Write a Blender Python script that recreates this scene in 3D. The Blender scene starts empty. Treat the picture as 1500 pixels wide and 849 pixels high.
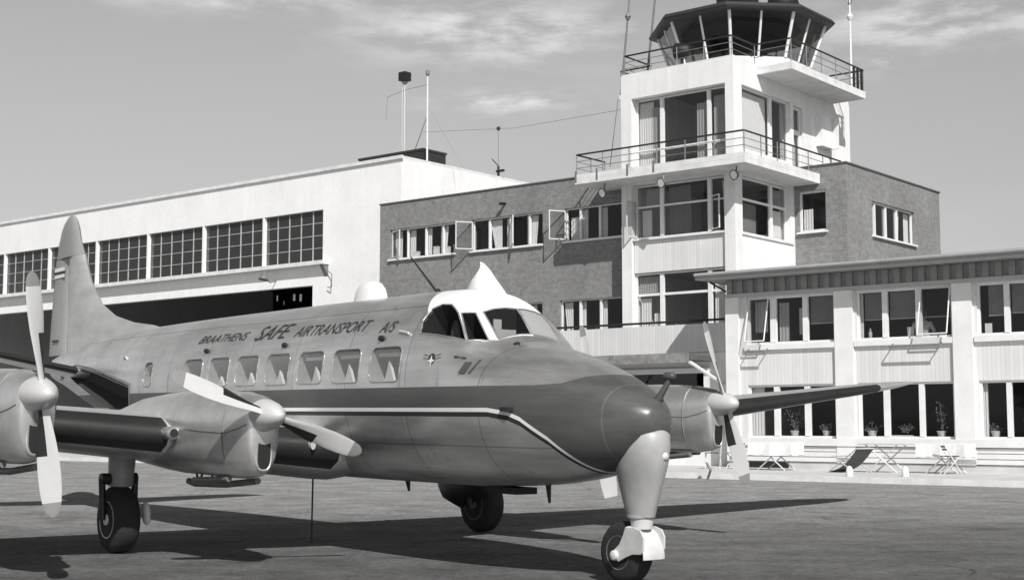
import bpy, bmesh, math, random
import numpy as np
from mathutils import Vector, Matrix
random.seed(7)
S = bpy.context.scene
COL = S.collection
PI = math.pi

# ------------------------------------------------------------------ materials
def mat(name, base, rough=0.7, metal=0.0, var=0.0, scale=3.0, bump=0.0, bscale=40.0, spec=0.5, stretch=None, coat=0.0):
    m = bpy.data.materials.new(name); m.use_nodes = True
    nt = m.node_tree; b = nt.nodes['Principled BSDF']
    b.inputs['Base Color'].default_value = (base, base, base, 1)
    b.inputs['Roughness'].default_value = rough
    b.inputs['Metallic'].default_value = metal
    b.inputs['Specular IOR Level'].default_value = spec
    if coat: b.inputs['Coat Weight'].default_value = coat
    tc = nt.nodes.new('ShaderNodeTexCoord')
    vec = tc.outputs['Object']
    if stretch:
        mp = nt.nodes.new('ShaderNodeMapping'); mp.inputs['Scale'].default_value = stretch
        nt.links.new(vec, mp.inputs['Vector']); vec = mp.outputs['Vector']
    if var:
        n = nt.nodes.new('ShaderNodeTexNoise'); n.inputs['Scale'].default_value = scale
        n.inputs['Detail'].default_value = 6; n.inputs['Roughness'].default_value = 0.62
        nt.links.new(vec, n.inputs['Vector'])
        r = nt.nodes.new('ShaderNodeMapRange')
        r.inputs['From Min'].default_value = 0.28; r.inputs['From Max'].default_value = 0.72
        r.inputs['To Min'].default_value = base*(1-var); r.inputs['To Max'].default_value = base*(1+var)
        nt.links.new(n.outputs['Fac'], r.inputs['Value'])
        nt.links.new(r.outputs['Result'], b.inputs['Base Color'])
    if bump:
        n2 = nt.nodes.new('ShaderNodeTexNoise'); n2.inputs['Scale'].default_value = bscale
        n2.inputs['Detail'].default_value = 4
        nt.links.new(vec, n2.inputs['Vector'])
        bp = nt.nodes.new('ShaderNodeBump'); bp.inputs['Strength'].default_value = bump
        bp.inputs['Distance'].default_value = 0.02
        nt.links.new(n2.outputs['Fac'], bp.inputs['Height'])
        nt.links.new(bp.outputs['Normal'], b.inputs['Normal'])
    return m

class NG:
    """tiny node-graph helper"""
    def __init__(s, m): s.nt = m.node_tree; s.b = s.nt.nodes.get('Principled BSDF')
    def put(s, sock, v):
        if isinstance(v, (int, float)): sock.default_value = v
        else: s.nt.links.new(v, sock)
    def m(s, op, a, b=0.0, c=0.0, clamp=False):
        n = s.nt.nodes.new('ShaderNodeMath'); n.operation = op; n.use_clamp = clamp
        s.put(n.inputs[0], a); s.put(n.inputs[1], b); s.put(n.inputs[2], c); return n.outputs[0]
    def mix(s, f, a, b):          # scalar mix
        n = s.nt.nodes.new('ShaderNodeMix'); n.data_type = 'FLOAT'
        s.put(n.inputs[0], f); s.put(n.inputs[2], a); s.put(n.inputs[3], b); return n.outputs[0]
    def noise(s, vec, scale, detail=5, rough=0.6):
        n = s.nt.nodes.new('ShaderNodeTexNoise'); n.inputs['Scale'].default_value = scale
        n.inputs['Detail'].default_value = detail; n.inputs['Roughness'].default_value = rough
        s.nt.links.new(vec, n.inputs['Vector']); return n.outputs['Fac']
    def rng(s, v, a, b, c, d, smooth=False):
        n = s.nt.nodes.new('ShaderNodeMapRange')
        if smooth: n.interpolation_type = 'SMOOTHSTEP'
        s.put(n.inputs['Value'], v)
        for k, x in zip(('From Min', 'From Max', 'To Min', 'To Max'), (a, b, c, d)): s.put(n.inputs[k], x)
        return n.outputs['Result']
    def coord(s, which='Object'):
        n = s.nt.nodes.new('ShaderNodeTexCoord'); return n.outputs[which]
    def sep(s, v):
        n = s.nt.nodes.new('ShaderNodeSeparateXYZ'); s.nt.links.new(v, n.inputs[0]); return n.outputs
    def comb(s, x, y, z):
        n = s.nt.nodes.new('ShaderNodeCombineXYZ')
        for i, v in enumerate((x, y, z)): s.put(n.inputs[i], v)
        return n.outputs[0]
    def mapping(s, v, scale):
        n = s.nt.nodes.new('ShaderNodeMapping'); n.inputs['Scale'].default_value = scale
        s.nt.links.new(v, n.inputs['Vector']); return n.outputs['Vector']
    def bump(s, h, strength=0.3, dist=0.01):
        n = s.nt.nodes.new('ShaderNodeBump'); n.inputs['Strength'].default_value = strength
        n.inputs['Distance'].default_value = dist; s.nt.links.new(h, n.inputs['Height'])
        s.nt.links.new(n.outputs['Normal'], s.b.inputs['Normal'])
    def ramp(s, v, pts):          # piecewise-linear function, values 0..1
        n = s.nt.nodes.new('ShaderNodeValToRGB'); s.put(n.inputs[0], v)
        e = n.color_ramp.elements
        while len(e) < len(pts): e.new(0.5)
        for el, (p, c) in zip(e, pts): el.position = p; el.color = (c, c, c, 1)
        return n.outputs[0]

M = {}
def plain_setup():
    M['white_wall'] = weathered('white_render', 0.75)
    M['hangar_wall'] = weathered('hangar_white_render', 0.80, 0.85, 0.45)
    M['white_paint'] = mat('white_paint', 0.74, 0.55, var=0.08, scale=2.0)
    M['grey_paint'] = mat('grey_paint', 0.42, 0.6, var=0.08, scale=2.0)
    M['concrete'] = mat('pale_concrete', 0.52, 0.9, var=0.14, scale=1.3, bump=0.3, bscale=30)
    M['slab'] = mat('slab_concrete', 0.66, 0.9, var=0.16, scale=2.4, bump=0.2, bscale=30)
    M['dark_metal'] = mat('dark_painted_metal', 0.02, 0.5, 0.0)
    M['mid_metal'] = mat('weathered_grey_metal', 0.2, 0.5, 0.3, var=0.2, scale=4)
    M['black'] = mat('matt_black_paint', 0.012, 0.6)
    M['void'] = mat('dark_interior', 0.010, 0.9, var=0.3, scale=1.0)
    M['room'] = mat('room_interior', 0.24, 0.9, var=0.3, scale=1.0)
    M['curtain'] = mat('white_curtain', 0.72, 0.9, var=0.10, scale=14, stretch=(3, 3, 0.3))
    M['grey_curtain'] = mat('grey_curtain', 0.36, 0.9, var=0.16, scale=14, stretch=(3, 3, 0.3))
    M['blind'] = mat('dark_roller_blind', 0.17, 0.8, var=0.12, scale=2)
    M['roof_felt'] = mat('roof_felt', 0.10, 0.9, var=0.2, scale=2)
    M['cab_roof'] = mat('cab_roof_sheet', 0.035, 0.55, var=0.2, scale=2)
    M['tyre'] = mat('tyre_rubber', 0.022, 0.8, var=0.4, scale=6, bump=0.2, bscale=30)
    M['hub_white'] = mat('white_wheel_hub', 0.7, 0.5)
    M['hub'] = mat('wheel_hub_paint', 0.14, 0.45)
    M['gear_leg'] = mat('undercarriage_leg_paint', 0.36, 0.42, var=0.16, scale=5)
    M['gear_white'] = mat('undercarriage_white', 0.66, 0.5, var=0.08, scale=5)
    M['gear_grey'] = mat('undercarriage_grey', 0.36, 0.45, 0.2, var=0.15, scale=6)
    M['blade'] = mat('propeller_blade_paint', 0.55, 0.38, var=0.05, scale=5)
    M['blade_tip'] = mat('propeller_tip_paint', 0.24, 0.45)
    M['boot'] = mat('deicing_rubber_and_shade_black', 0.02, 0.42, var=0.2, scale=4)
    M['letter'] = mat('dark_lettering', 0.035, 0.6)
    M['band'] = mat('dark_band_paint', 0.10, 0.42)
    M['leaf'] = mat('plant_leaf', 0.14, 0.6, var=0.4, scale=9)
    M['pot'] = mat('white_flower_pot', 0.75, 0.6)
    M['cloth'] = mat('white_table_cloth', 0.8, 0.9, var=0.04, scale=5)
    M['wood_pale'] = mat('pale_table_wood', 0.5, 0.7, var=0.15, scale=8)
    M['skin'] = mat('person_skin', 0.42, 0.6)
    M['shirt'] = mat('pale_shirt', 0.78, 0.9, var=0.12, scale=14)
    M['hair'] = mat('dark_hair', 0.03, 0.8)
    M['lamp_glass'] = mat('pale_lamp_glass', 0.8, 0.25)
    M['frieze'] = mat('shade_toned_frieze_board', 0.26, 0.75, var=0.12, scale=5)  # frieze boards darkened: shade under the eaves is put into their colour
    M['frieze_dark'] = mat('shade_dark_frieze_backing', 0.09, 0.8)
    M['cart'] = mat('dark_cart_paint', 0.025, 0.5, var=0.25, scale=5)
    M['light_metal'] = mat('pale_metal', 0.62, 0.5, 0.2)
    M['seat'] = mat('pale_headrest_cloth', 0.75, 0.9)

def glass(name, tint, refl_rough=0.04, haze=0.0):
    """window pane: transparent film plus fresnel reflection"""
    m = bpy.data.materials.new(name); m.use_nodes = True; nt = m.node_tree
    nt.nodes.remove(nt.nodes['Principled BSDF'])
    out = nt.nodes['Material Output']
    tr = nt.nodes.new('ShaderNodeBsdfTransparent'); tr.inputs[0].default_value = (tint, tint, tint, 1)
    gl = nt.nodes.new('ShaderNodeBsdfGlossy'); gl.inputs['Roughness'].default_value = refl_rough
    gl.inputs[0].default_value = (0.85, 0.85, 0.85, 1)
    lw = nt.nodes.new('ShaderNodeLayerWeight'); lw.inputs[0].default_value = 0.5
    p5 = nt.nodes.new('ShaderNodeMath'); p5.operation = 'POWER'; p5.inputs[1].default_value = 5.0; nt.links.new(lw.outputs['Facing'], p5.inputs[0])
    fr = nt.nodes.new('ShaderNodeMath'); fr.operation = 'MULTIPLY_ADD'; fr.inputs[1].default_value = 0.92; fr.inputs[2].default_value = 0.05; nt.links.new(p5.outputs[0], fr.inputs[0])
    tc = nt.nodes.new('ShaderNodeTexCoord'); nz = nt.nodes.new('ShaderNodeTexNoise'); nz.inputs['Scale'].default_value = 0.8
    bp = nt.nodes.new('ShaderNodeBump'); bp.inputs['Strength'].default_value = 0.12; bp.inputs['Distance'].default_value = 0.05
    nt.links.new(tc.outputs['Object'], nz.inputs['Vector']); nt.links.new(nz.outputs['Fac'], bp.inputs['Height'])
    nt.links.new(bp.outputs['Normal'], gl.inputs['Normal'])
    mx = nt.nodes.new('ShaderNodeMixShader')
    nt.links.new(fr.outputs[0], mx.inputs[0]); nt.links.new(tr.outputs[0], mx.inputs[1]); nt.links.new(gl.outputs[0], mx.inputs[2])
    last = mx.outputs[0]
    if haze:
        df = nt.nodes.new('ShaderNodeBsdfDiffuse'); df.inputs[0].default_value = (.6, .6, .6, 1)
        m2 = nt.nodes.new('ShaderNodeMixShader'); m2.inputs[0].default_value = haze
        nt.links.new(last, m2.inputs[1]); nt.links.new(df.outputs[0], m2.inputs[2]); last = m2.outputs[0]
    nt.links.new(last, out.inputs[0])
    return m

def brick_mat():
    m = mat('brown_brick', 0.16, 0.9); g = NG(m)
    x, y, z = g.sep(g.coord())
    v = g.comb(g.m('ADD', x, y), z, 0.0)
    n = g.nt.nodes.new('ShaderNodeTexBrick')
    n.inputs['Scale'].default_value = 1.0; n.inputs['Brick Width'].default_value = 0.25; n.inputs['Row Height'].default_value = 0.08
    n.inputs['Mortar Size'].default_value = 0.010; n.inputs['Bias'].default_value = 0.0
    n.inputs['Color1'].default_value = (0.17,)*3+(1,); n.inputs['Color2'].default_value = (0.215,)*3+(1,)
    n.inputs['Mortar'].default_value = (0.235,)*3+(1,)
    g.nt.links.new(v, n.inputs['Vector'])
    bw = g.nt.nodes.new('ShaderNodeRGBToBW'); g.nt.links.new(n.outputs['Color'], bw.inputs[0])
    big = g.rng(g.noise(g.coord(), 0.5, 6), 0.3, 0.7, 0.86, 1.16)
    fine = g.rng(g.noise(g.coord(), 6.0, 5), 0.3, 0.7, 0.80, 1.2)
    c = g.m('MULTIPLY', g.m('MULTIPLY', bw.outputs[0], big), fine)
    g.nt.links.new(c, g.b.inputs['Base Color'])
    g.bump(bw.outputs[0], 0.25, 0.01)
    return m

def siding_mat(name, base, period=0.11, groove=0.5, axis='u'):
    m = mat(name, base, 0.7); g = NG(m)
    x, y, z = g.sep(g.coord())
    h = g.m('ADD', x, y) if axis == 'u' else z
    f = g.m('FRACT', g.m('DIVIDE', h, period))
    line = g.m('LESS_THAN', f, 0.14)
    idx = g.m('FLOOR', g.m('DIVIDE', h, period))
    wn = g.nt.nodes.new('ShaderNodeTexWhiteNoise'); wn.noise_dimensions = '1D'; g.nt.links.new(idx, wn.inputs['W'])
    pl = g.rng(wn.outputs['Value'], 0, 1, 0.94, 1.04)
    big = g.rng(g.noise(g.coord(), 1.1, 6), 0.3, 0.7, 0.95, 1.05)
    c = g.m('MULTIPLY', g.m('MULTIPLY', g.m('MULTIPLY', pl, big), base), g.mix(line, 1.0, groove))
    g.nt.links.new(c, g.b.inputs['Base Color'])
    g.bump(g.m('SUBTRACT', 1.0, line), 0.4, 0.01)
    return m

def weathered(name, base, rough=0.85, k=0.8):
    m = mat(name, base, rough, bump=0.15, bscale=25); g = NG(m); co = g.coord()
    st = g.rng(g.noise(g.mapping(co, (2.2, 2.2, 0.16)), 1.4, 6, .65), .3, .7, 1-.10*k, 1+.06*k)
    bl = g.rng(g.noise(co, .45, 6, .6), .3, .7, .93, 1.05)
    fi = g.rng(g.noise(co, 5.0, 5, .7), .3, .7, .95, 1.04)
    run = g.rng(g.noise(g.mapping(co, (5, 5, 0.08)), 1.0, 4, .6), .60, .74, 1.0, 1-.14*k, True)
    g.nt.links.new(g.m('MULTIPLY', g.m('MULTIPLY', g.m('MULTIPLY', g.m('MULTIPLY', st, bl), fi), run), base), g.b.inputs['Base Color'])
    return m

def ground_mat():
    m = mat('tarmac', 0.12, 0.9, spec=0.25); g = NG(m)
    co = g.coord(); x, y, z = g.sep(co)
    big = g.noise(g.mapping(co, (0.12, 0.22, 1)), 1.0, 6, 0.62)
    mid = g.noise(g.mapping(co, (1.0, 1.25, 1)), 1.1, 9, 0.72)
    fine = g.noise(co, 9.0, 7, 0.78)
    grit = g.noise(co, 38.0, 5, 0.8)
    # dark apron tone passing into a paler one towards the buildings
    edge = g.m('ADD', y, g.rng(big, 0.2, 0.8, -4.0, 4.0))
    far_pale = g.rng(edge, 11.0, 26.0, 0.0, 1.0, True)
    c = g.mix(far_pale, 0.11, 0.27)
    c = g.m('MULTIPLY', c, g.rng(mid, 0.30, 0.70, 0.62, 1.38))
    c = g.m('MULTIPLY', c, g.rng(fine, 0.30, 0.70, 0.52, 1.48))
    c = g.m('MULTIPLY', c, g.rng(grit, 0.32, 0.68, 0.58, 1.42))
    st = g.noise(g.mapping(co, (0.45, 0.75, 1)), 1.3, 5, 0.62)
    c = g.m('MULTIPLY', c, g.rng(st, 0.57, 0.70, 1.0, 0.66, True))
    # sealed cracks wandering over the stand
    wn = g.nt.nodes.new('ShaderNodeVectorMath'); wn.operation = 'ADD'
    nz = g.nt.nodes.new('ShaderNodeTexNoise'); nz.inputs['Scale'].default_value = .6; nz.inputs['Detail'].default_value = 5; g.nt.links.new(co, nz.inputs['Vector'])
    sc = g.nt.nodes.new('ShaderNodeVectorMath'); sc.operation = 'SCALE'; sc.inputs[3].default_value = 1.6; g.nt.links.new(nz.outputs['Color'], sc.inputs[0])
    g.nt.links.new(co, wn.inputs[0]); g.nt.links.new(sc.outputs[0], wn.inputs[1])
    vo = g.nt.nodes.new('ShaderNodeTexVoronoi'); vo.feature = 'DISTANCE_TO_EDGE'; vo.inputs['Scale'].default_value = .17; g.nt.links.new(wn.outputs[0], vo.inputs['Vector'])
    crack = g.m('MULTIPLY', g.m('LESS_THAN', vo.outputs['Distance'], .0035), g.rng(big, .42, .6, 0.0, 1.0))
    c = g.m('MULTIPLY', c, g.mix(crack, 1.0, .45))
    g.nt.links.new(c, g.b.inputs['Base Color'])
    g.bump(g.m('ADD', g.m('MULTIPLY', fine, 1.0), g.m('MULTIPLY', grit, 0.6)), 0.7, 0.03)
    return m

# ------------------------------------------------------------------ mesh builder
class MB:
    def __init__(s): s.v = []; s.f = []; s.mi = []; s.cur = 0
    def add(s, vs, fs):
        o = len(s.v); s.v += [tuple(map(float, p)) for p in vs]
        for f in fs: s.f.append([i+o for i in f]); s.mi.append(s.cur)
    def box(s, x0, x1, y0, y1, z0, z1):
        if x0 > x1: x0, x1 = x1, x0
        if y0 > y1: y0, y1 = y1, y0
        if z0 > z1: z0, z1 = z1, z0
        s.add([(x0,y0,z0),(x1,y0,z0),(x1,y1,z0),(x0,y1,z0),(x0,y0,z1),(x1,y0,z1),(x1,y1,z1),(x0,y1,z1)],
              [(0,3,2,1),(4,5,6,7),(0,1,5,4),(1,2,6,5),(2,3,7,6),(3,0,4,7)])
    def quad(s, a, b, c, d): s.add([a, b, c, d], [(0,1,2,3)])
    def tube(s, p, q, r, n=8, r2=None, cap=True):
        p = Vector(p); q = Vector(q); d = (q-p).normalized(); r2 = r if r2 is None else r2
        a = d.orthogonal().normalized(); b = d.cross(a)
        vs = []
        for c, rr in ((p, r), (q, r2)):
            for i in range(n):
                t = 2*PI*i/n; vs.append(c + (a*math.cos(t)+b*math.sin(t))*rr)
        fs = [(i, (i+1)%n, n+(i+1)%n, n+i) for i in range(n)]
        if cap: fs += [tuple(range(n))[::-1], tuple(range(n, 2*n))]
        s.add(vs, fs)
    def path(s, pts, r, n=8):
        for a, b in zip(pts[:-1], pts[1:]): s.tube(a, b, r, n)
    def loft(s, rings, cap0=True, cap1=True, closed=True):
        n = len(rings[0]); vs = [p for r in rings for p in r]; fs = []
        for k in range(len(rings)-1):
            for i in range(n if closed else n-1):
                j = (i+1) % n
                fs.append((k*n+i, k*n+j, (k+1)*n+j, (k+1)*n+i))
        if cap0: fs.append(tuple(range(n))[::-1])
        if cap1: fs.append(tuple(range((len(rings)-1)*n, len(rings)*n)))
        s.add(vs, fs)
    def lathe(s, prof, c, axis, n=20, cap0=True, cap1=True):   # prof: (distance along axis, radius)
        d = Vector(axis).normalized(); a = d.orthogonal().normalized(); b = d.cross(a); c = Vector(c)
        s.loft([[c+d*t+(a*math.cos(2*PI*i/n)+b*math.sin(2*PI*i/n))*max(r, 1e-4) for i in range(n)] for t, r in prof], cap0, cap1)
    def prism(s, poly, f0, f1):     # poly of 2-D points, f0/f1 map a 2-D point to 3-D
        n = len(poly)
        vs = [f0(*p) for p in poly]+[f1(*p) for p in poly]
        s.add(vs, [tuple(range(n))[::-1], tuple(range(n, 2*n))]+[(i, (i+1)%n, n+(i+1)%n, n+i) for i in range(n)])
    def build(s, name, m, parent=None, off=(0,0,0), smooth=None, recalc=True):
        me = bpy.data.meshes.new(name)
        me.from_pydata([(x-off[0], y-off[1], z-off[2]) for x, y, z in s.v], [], s.f)
        for mm in (m if isinstance(m, (list, tuple)) else [m]): me.materials.append(mm)
        if any(s.mi): me.polygons.foreach_set('material_index', s.mi)
        if recalc:
            bm = bmesh.new(); bm.from_mesh(me); bmesh.ops.recalc_face_normals(bm, faces=bm.faces); bm.to_mesh(me); bm.free()
        if smooth is not None:
            me.shade_smooth(); me.set_sharp_from_angle(angle=math.radians(smooth))
        o = bpy.data.objects.new(name, me); COL.objects.link(o)
        if parent: o.parent = parent
        return o

def tag(o, label=None, cat=None, group=None, kind=None):
    for k, v in (('label', label), ('category', cat), ('group', group), ('kind', kind)):
        if v: o[k] = v
    return o

# site frame: u runs right along the facades, v runs away from the camera, z up
ANG = math.radians(-39.1206)
UX, UY = math.cos(ANG), math.sin(ANG)
def W(u, v, z=0.0): return Vector((u*UX - v*UY, u*UY + v*UX, z))
def site(name, label, cat, u, v, z=0.0, group=None, rz=0.0):
    o = bpy.data.objects.new(name, None); COL.objects.link(o); o.empty_display_size = 0.3
    o.location = W(u, v, z); o.rotation_euler = (0, 0, ANG+rz)
    tag(o, label, cat, group); return o, (u, v, z)
def copy_tree(o, parent=None):
    c = o.copy(); COL.objects.link(c)
    if parent: c.parent = parent
    for ch in list(o.children): copy_tree(ch, c)
    return c
# ------------------------------------------------------------------ fuselage shape: stations s (aft of the nose wheel), z top, z bottom, half width, z of widest line
ST = np.array([
 (-0.33,1.385,1.295,0.04,1.34),(-0.315,1.43,1.235,0.10,1.34),(-0.265,1.485,1.16,0.17,1.34),(-0.16,1.55,1.065,0.26,1.35),(-0.02,1.625,0.975,0.35,1.37),
 (0.15,1.70,0.91,0.435,1.39),(0.4,1.795,0.85,0.535,1.43),(0.65,1.875,0.81,0.615,1.47),(0.98,1.965,0.77,0.70,1.52),
 (1.30,2.035,0.745,0.745,1.56),(1.39,2.085,0.74,0.752,1.57),(1.60,2.32,0.73,0.767,1.58),(1.74,2.43,0.72,0.774,1.59),(1.9,2.52,0.715,0.78,1.6),(2.3,2.58,0.71,0.785,1.62),
 (3.0,2.59,0.705,0.79,1.64),(4.0,2.59,0.70,0.79,1.65),(6.0,2.585,0.70,0.79,1.65),(7.2,2.58,0.72,0.78,1.66),(8.5,2.57,0.83,0.72,1.70),
 (9.8,2.55,1.02,0.60,1.78),(11.0,2.50,1.25,0.46,1.86),(12.2,2.42,1.52,0.32,1.96),(13.3,2.32,1.78,0.18,2.04),(14.0,2.22,1.93,0.08,2.07),(14.2,2.14,2.02,0.02,2.08)])
def _pchip(x, y, q):
    h = np.diff(x); d = np.diff(y)/h; n = len(x); m = np.zeros(n)
    for i in range(1, n-1):
        if d[i-1]*d[i] > 0:
            w1 = 2*h[i]+h[i-1]; w2 = h[i]+2*h[i-1]; m[i] = (w1+w2)/(w1/d[i-1]+w2/d[i])
    m[0] = d[0]; m[-1] = d[-1]
    q = np.clip(q, x[0], x[-1]); k = np.clip(np.searchsorted(x, q)-1, 0, n-2); t = (q-x[k])/h[k]
    return (1+2*t)*(1-t)**2*y[k]+t*(1-t)**2*h[k]*m[k]+t*t*(3-2*t)*y[k+1]+t*t*(t-1)*h[k]*m[k+1]
def sec(s):
    s = float(s); return [float(_pchip(ST[:,0], ST[:,k], np.array(s))) for k in range(1, 5)]
NT, NB = 2.15, 2.25
def skin(s, th, k=1.0, off=0.0):
    """point (s, l, z) on the fuselage skin; th=0 is the starboard waterline, pi/2 the top"""
    zt, zb, hw, zw = sec(s); c, sn = math.cos(th), math.sin(th)
    n = NT if sn >= 0 else NB
    l = hw*math.copysign(abs(c)**(2/n), c); hz = (zt-zw) if sn >= 0 else (zw-zb)
    z = hz*math.copysign(abs(sn)**(2/n), sn)
    r = math.hypot(l, z) or 1e-6; f = k + off/r
    return (s, l*f, zw+z*f)
def to_skin(s, l, z, k=1.0, off=0.0):
    """push a point radially (within its station) onto the skin"""
    zt, zb, hw, zw = sec(s); dz = z-zw; n = NT if dz >= 0 else NB; hz = (zt-zw) if dz >= 0 else (zw-zb)
    val = (abs(l/hw)**n + abs(dz/hz)**n) or 1e-9
    f = val**(-1/n); r = math.hypot(l, dz)*f; f *= k + off/max(r, 1e-6)
    return (s, l*f, zw+dz*f)
def skin_l(s, z):
    zt, zb, hw, zw = sec(s); dz = z-zw; n = NT if dz >= 0 else NB; hz = (zt-zw) if dz >= 0 else (zw-zb)
    return hw*max(0.0, 1-abs(dz/hz)**n)**(1/n)
# ------------------------------------------------------------------ setting
plain_setup()
M['sash_paint'] = mat('aged_sash_paint', 0.55, 0.6, var=0.1, scale=3)
M['muntin'] = mat('grey_window_bar', 0.42, 0.6, var=0.2, scale=3)
M['awning'] = mat('dark_slatted_awning', 0.10, 0.85, var=0.35, scale=7, stretch=(4,1,1))
M['fascia2'] = mat('stained_canopy_edge', 0.22, 0.8, var=0.4, scale=5)
M['deck_canvas'] = mat('dark_deck_canvas', 0.10, 0.9, var=0.3, scale=6)
M['fascia'] = mat('grey_fascia_board', 0.33, 0.7, var=0.1, scale=2)
M['brick'] = brick_mat(); M['siding'] = siding_mat('white_vertical_boards', 0.66, 0.115, 0.86); M['tarmac'] = ground_mat()
M['board'] = mat('white_horizontal_board', 0.72, 0.7, var=0.06, scale=2.5)
M['glass'] = glass('window_glass', 0.82)
M['cab_glass'] = glass('tower_cab_glass', 0.62)
M['hangar_glass'] = glass('hangar_glass', 0.35, 0.1, 0.05)

g = MB(); g.quad((-400,-60,0), (400,-60,0), (400,700,0), (-400,700,0)); tag(g.build('ground', M['tarmac']), kind='structure')

def wall_cells(mb, f, a0, a1, b0, b1, t, holes):
    """wall sheet with thickness and real openings; f(a, b, d) maps along / up / inwards"""
    As = sorted({a0, a1, *[x for h in holes for x in h[:2] if a0 < x < a1]}); Bs = sorted({b0, b1, *[x for h in holes for x in h[2:4] if b0 < x < b1]})
    inside = lambda a, b: any(h[0] < a < h[1] and h[2] < b < h[3] for h in holes)
    for i in range(len(As)-1):
        for j in range(len(Bs)-1):
            if inside((As[i]+As[i+1])/2, (Bs[j]+Bs[j+1])/2): continue
            for d in (0, t): mb.quad(f(As[i],Bs[j],d), f(As[i+1],Bs[j],d), f(As[i+1],Bs[j+1],d), f(As[i],Bs[j+1],d))
    for h in list(holes)+[(a0, a1, b0, b1)]:
        x0, x1, y0, y1 = max(h[0],a0), min(h[1],a1), max(h[2],b0), min(h[3],b1)
        for p, q in (((x0,y0),(x1,y0)), ((x1,y0),(x1,y1)), ((x1,y1),(x0,y1)), ((x0,y1),(x0,y0))):
            mb.quad(f(*p,0), f(*q,0), f(*q,t), f(*p,t))
FV = lambda v0: (lambda a, b, d: (a, v0+d, b))        # facade facing the camera side
FU = lambda u0: (lambda a, b, d: (u0-d, a, b))        # flank facing right

def fbox(mb, f, a0, a1, b0, b1, d0, d1):
    p, q = f(a0, b0, d0), f(a1, b1, d1); mb.box(p[0], q[0], p[1], q[1], p[2], q[2])

def window(par, off, f, a0, a1, b0, b1, rec=.12, fw=.05, mull=(), trans=(), m='white_paint', gl='glass', curt=(), blinds=(), sill=None, fd=.07, name='window'):
    mb = MB()
    fbox(mb, f, a0, a0+fw, b0, b1, rec, rec+fd); fbox(mb, f, a1-fw, a1, b0, b1, rec, rec+fd)
    fbox(mb, f, a0+fw, a1-fw, b0, b0+fw, rec, rec+fd); fbox(mb, f, a0+fw, a1-fw, b1-fw, b1, rec, rec+fd)
    for x, y in mull: fbox(mb, f, x, y, b0+fw, b1-fw, rec-.02, rec+fd)
    for t in trans:
        z, h = t[:2]; xa, xb = (t[2], t[3]) if len(t) > 2 else (a0+fw, a1-fw)
        fbox(mb, f, xa, xb, z, z+h, rec+.003, rec+fd-.003)
    if sill: fbox(mb, f, a0-.04, a1+.04, b0-sill, b0-.003, -.10, rec+.0)
    w = mb.build(name, M[m], par, off)
    if gl:
        e = MB(); d = rec+fd*.6; e.quad(f(a0+fw*.5,b0+fw*.5,d), f(a1-fw*.5,b0+fw*.5,d), f(a1-fw*.5,b1-fw*.5,d), f(a0+fw*.5,b1-fw*.5,d)); e.build('glass', M[gl], w, off)
    for c in curt:
        x0, x1, y0, y1 = c[:4]; cm = c[4] if len(c) > 4 else 'curtain'; dd = c[5] if len(c) > 5 else rec+fd+.06
        e = MB(); n = max(4, int((x1-x0)/.045)); top = [(x0+(x1-x0)*i/n, dd+.022*(i % 2)) for i in range(n+1)]
        fl = c[6] if len(c) > 6 else 0.0     # gathered towards one side at the foot
        for i in range(n):
            (xa, da), (xb, db) = top[i], top[i+1]
            sh = lambda x: x0+(x-x0)*(1-fl) if fl >= 0 else x1-(x1-x)*(1+fl)
            e.quad(f(sh(xa),y0,da), f(sh(xb),y0,db), f(xb,y1,db), f(xa,y1,da))
        e.build('curtain', M[cm], w, off, recalc=False)
    for c in blinds:
        x0, x1, y0, y1 = c[:4]; e = MB(); fbox(e, f, x0, x1, y0+.03, y1, rec+fd+.05, rec+fd+.056); e.build('roller_blind', M[c[4] if len(c) > 4 else 'blind'], w, off)
        e = MB(); fbox(e, f, x0, x1, y0, y0+.03, rec+fd+.045, rec+fd+.065); e.build('blind_rail', M['grey_paint'], w, off)
    return w

def casement(par, off, v, u, z0, z1, w, ang, name='casement'):
    """side-hung sash hinged at (u, v), swung out; ang measured from +u towards the viewer"""
    d = (math.cos(math.radians(ang)), -math.sin(math.radians(ang))); n = (-d[1], d[0]); mb = MB()
    def bar(s0, s1, a, b): 
        vs = []
        for z in (a, b):
            for s, t in ((s0,-.02),(s1,-.02),(s1,.02),(s0,.02)): vs.append((u+d[0]*s+n[0]*t, v+d[1]*s+n[1]*t, z))
        mb.add(vs, [(0,3,2,1),(4,5,6,7),(0,1,5,4),(1,2,6,5),(2,3,7,6),(3,0,4,7)])
    bar(0,.038,z0,z1); bar(w-.038,w,z0,z1); bar(.038,w-.038,z0,z0+.038); bar(.038,w-.038,z1-.038,z1)
    o = mb.build(name, M['sash_paint'], par, off)
    e = MB(); e.quad(*[(u+d[0]*s, v+d[1]*s, z) for s, z in ((.03,z0+.03),(w-.03,z0+.03),(w-.03,z1-.03),(.03,z1-.03))]); e.build('glass', M['glass'], o, off)
    return o

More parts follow.
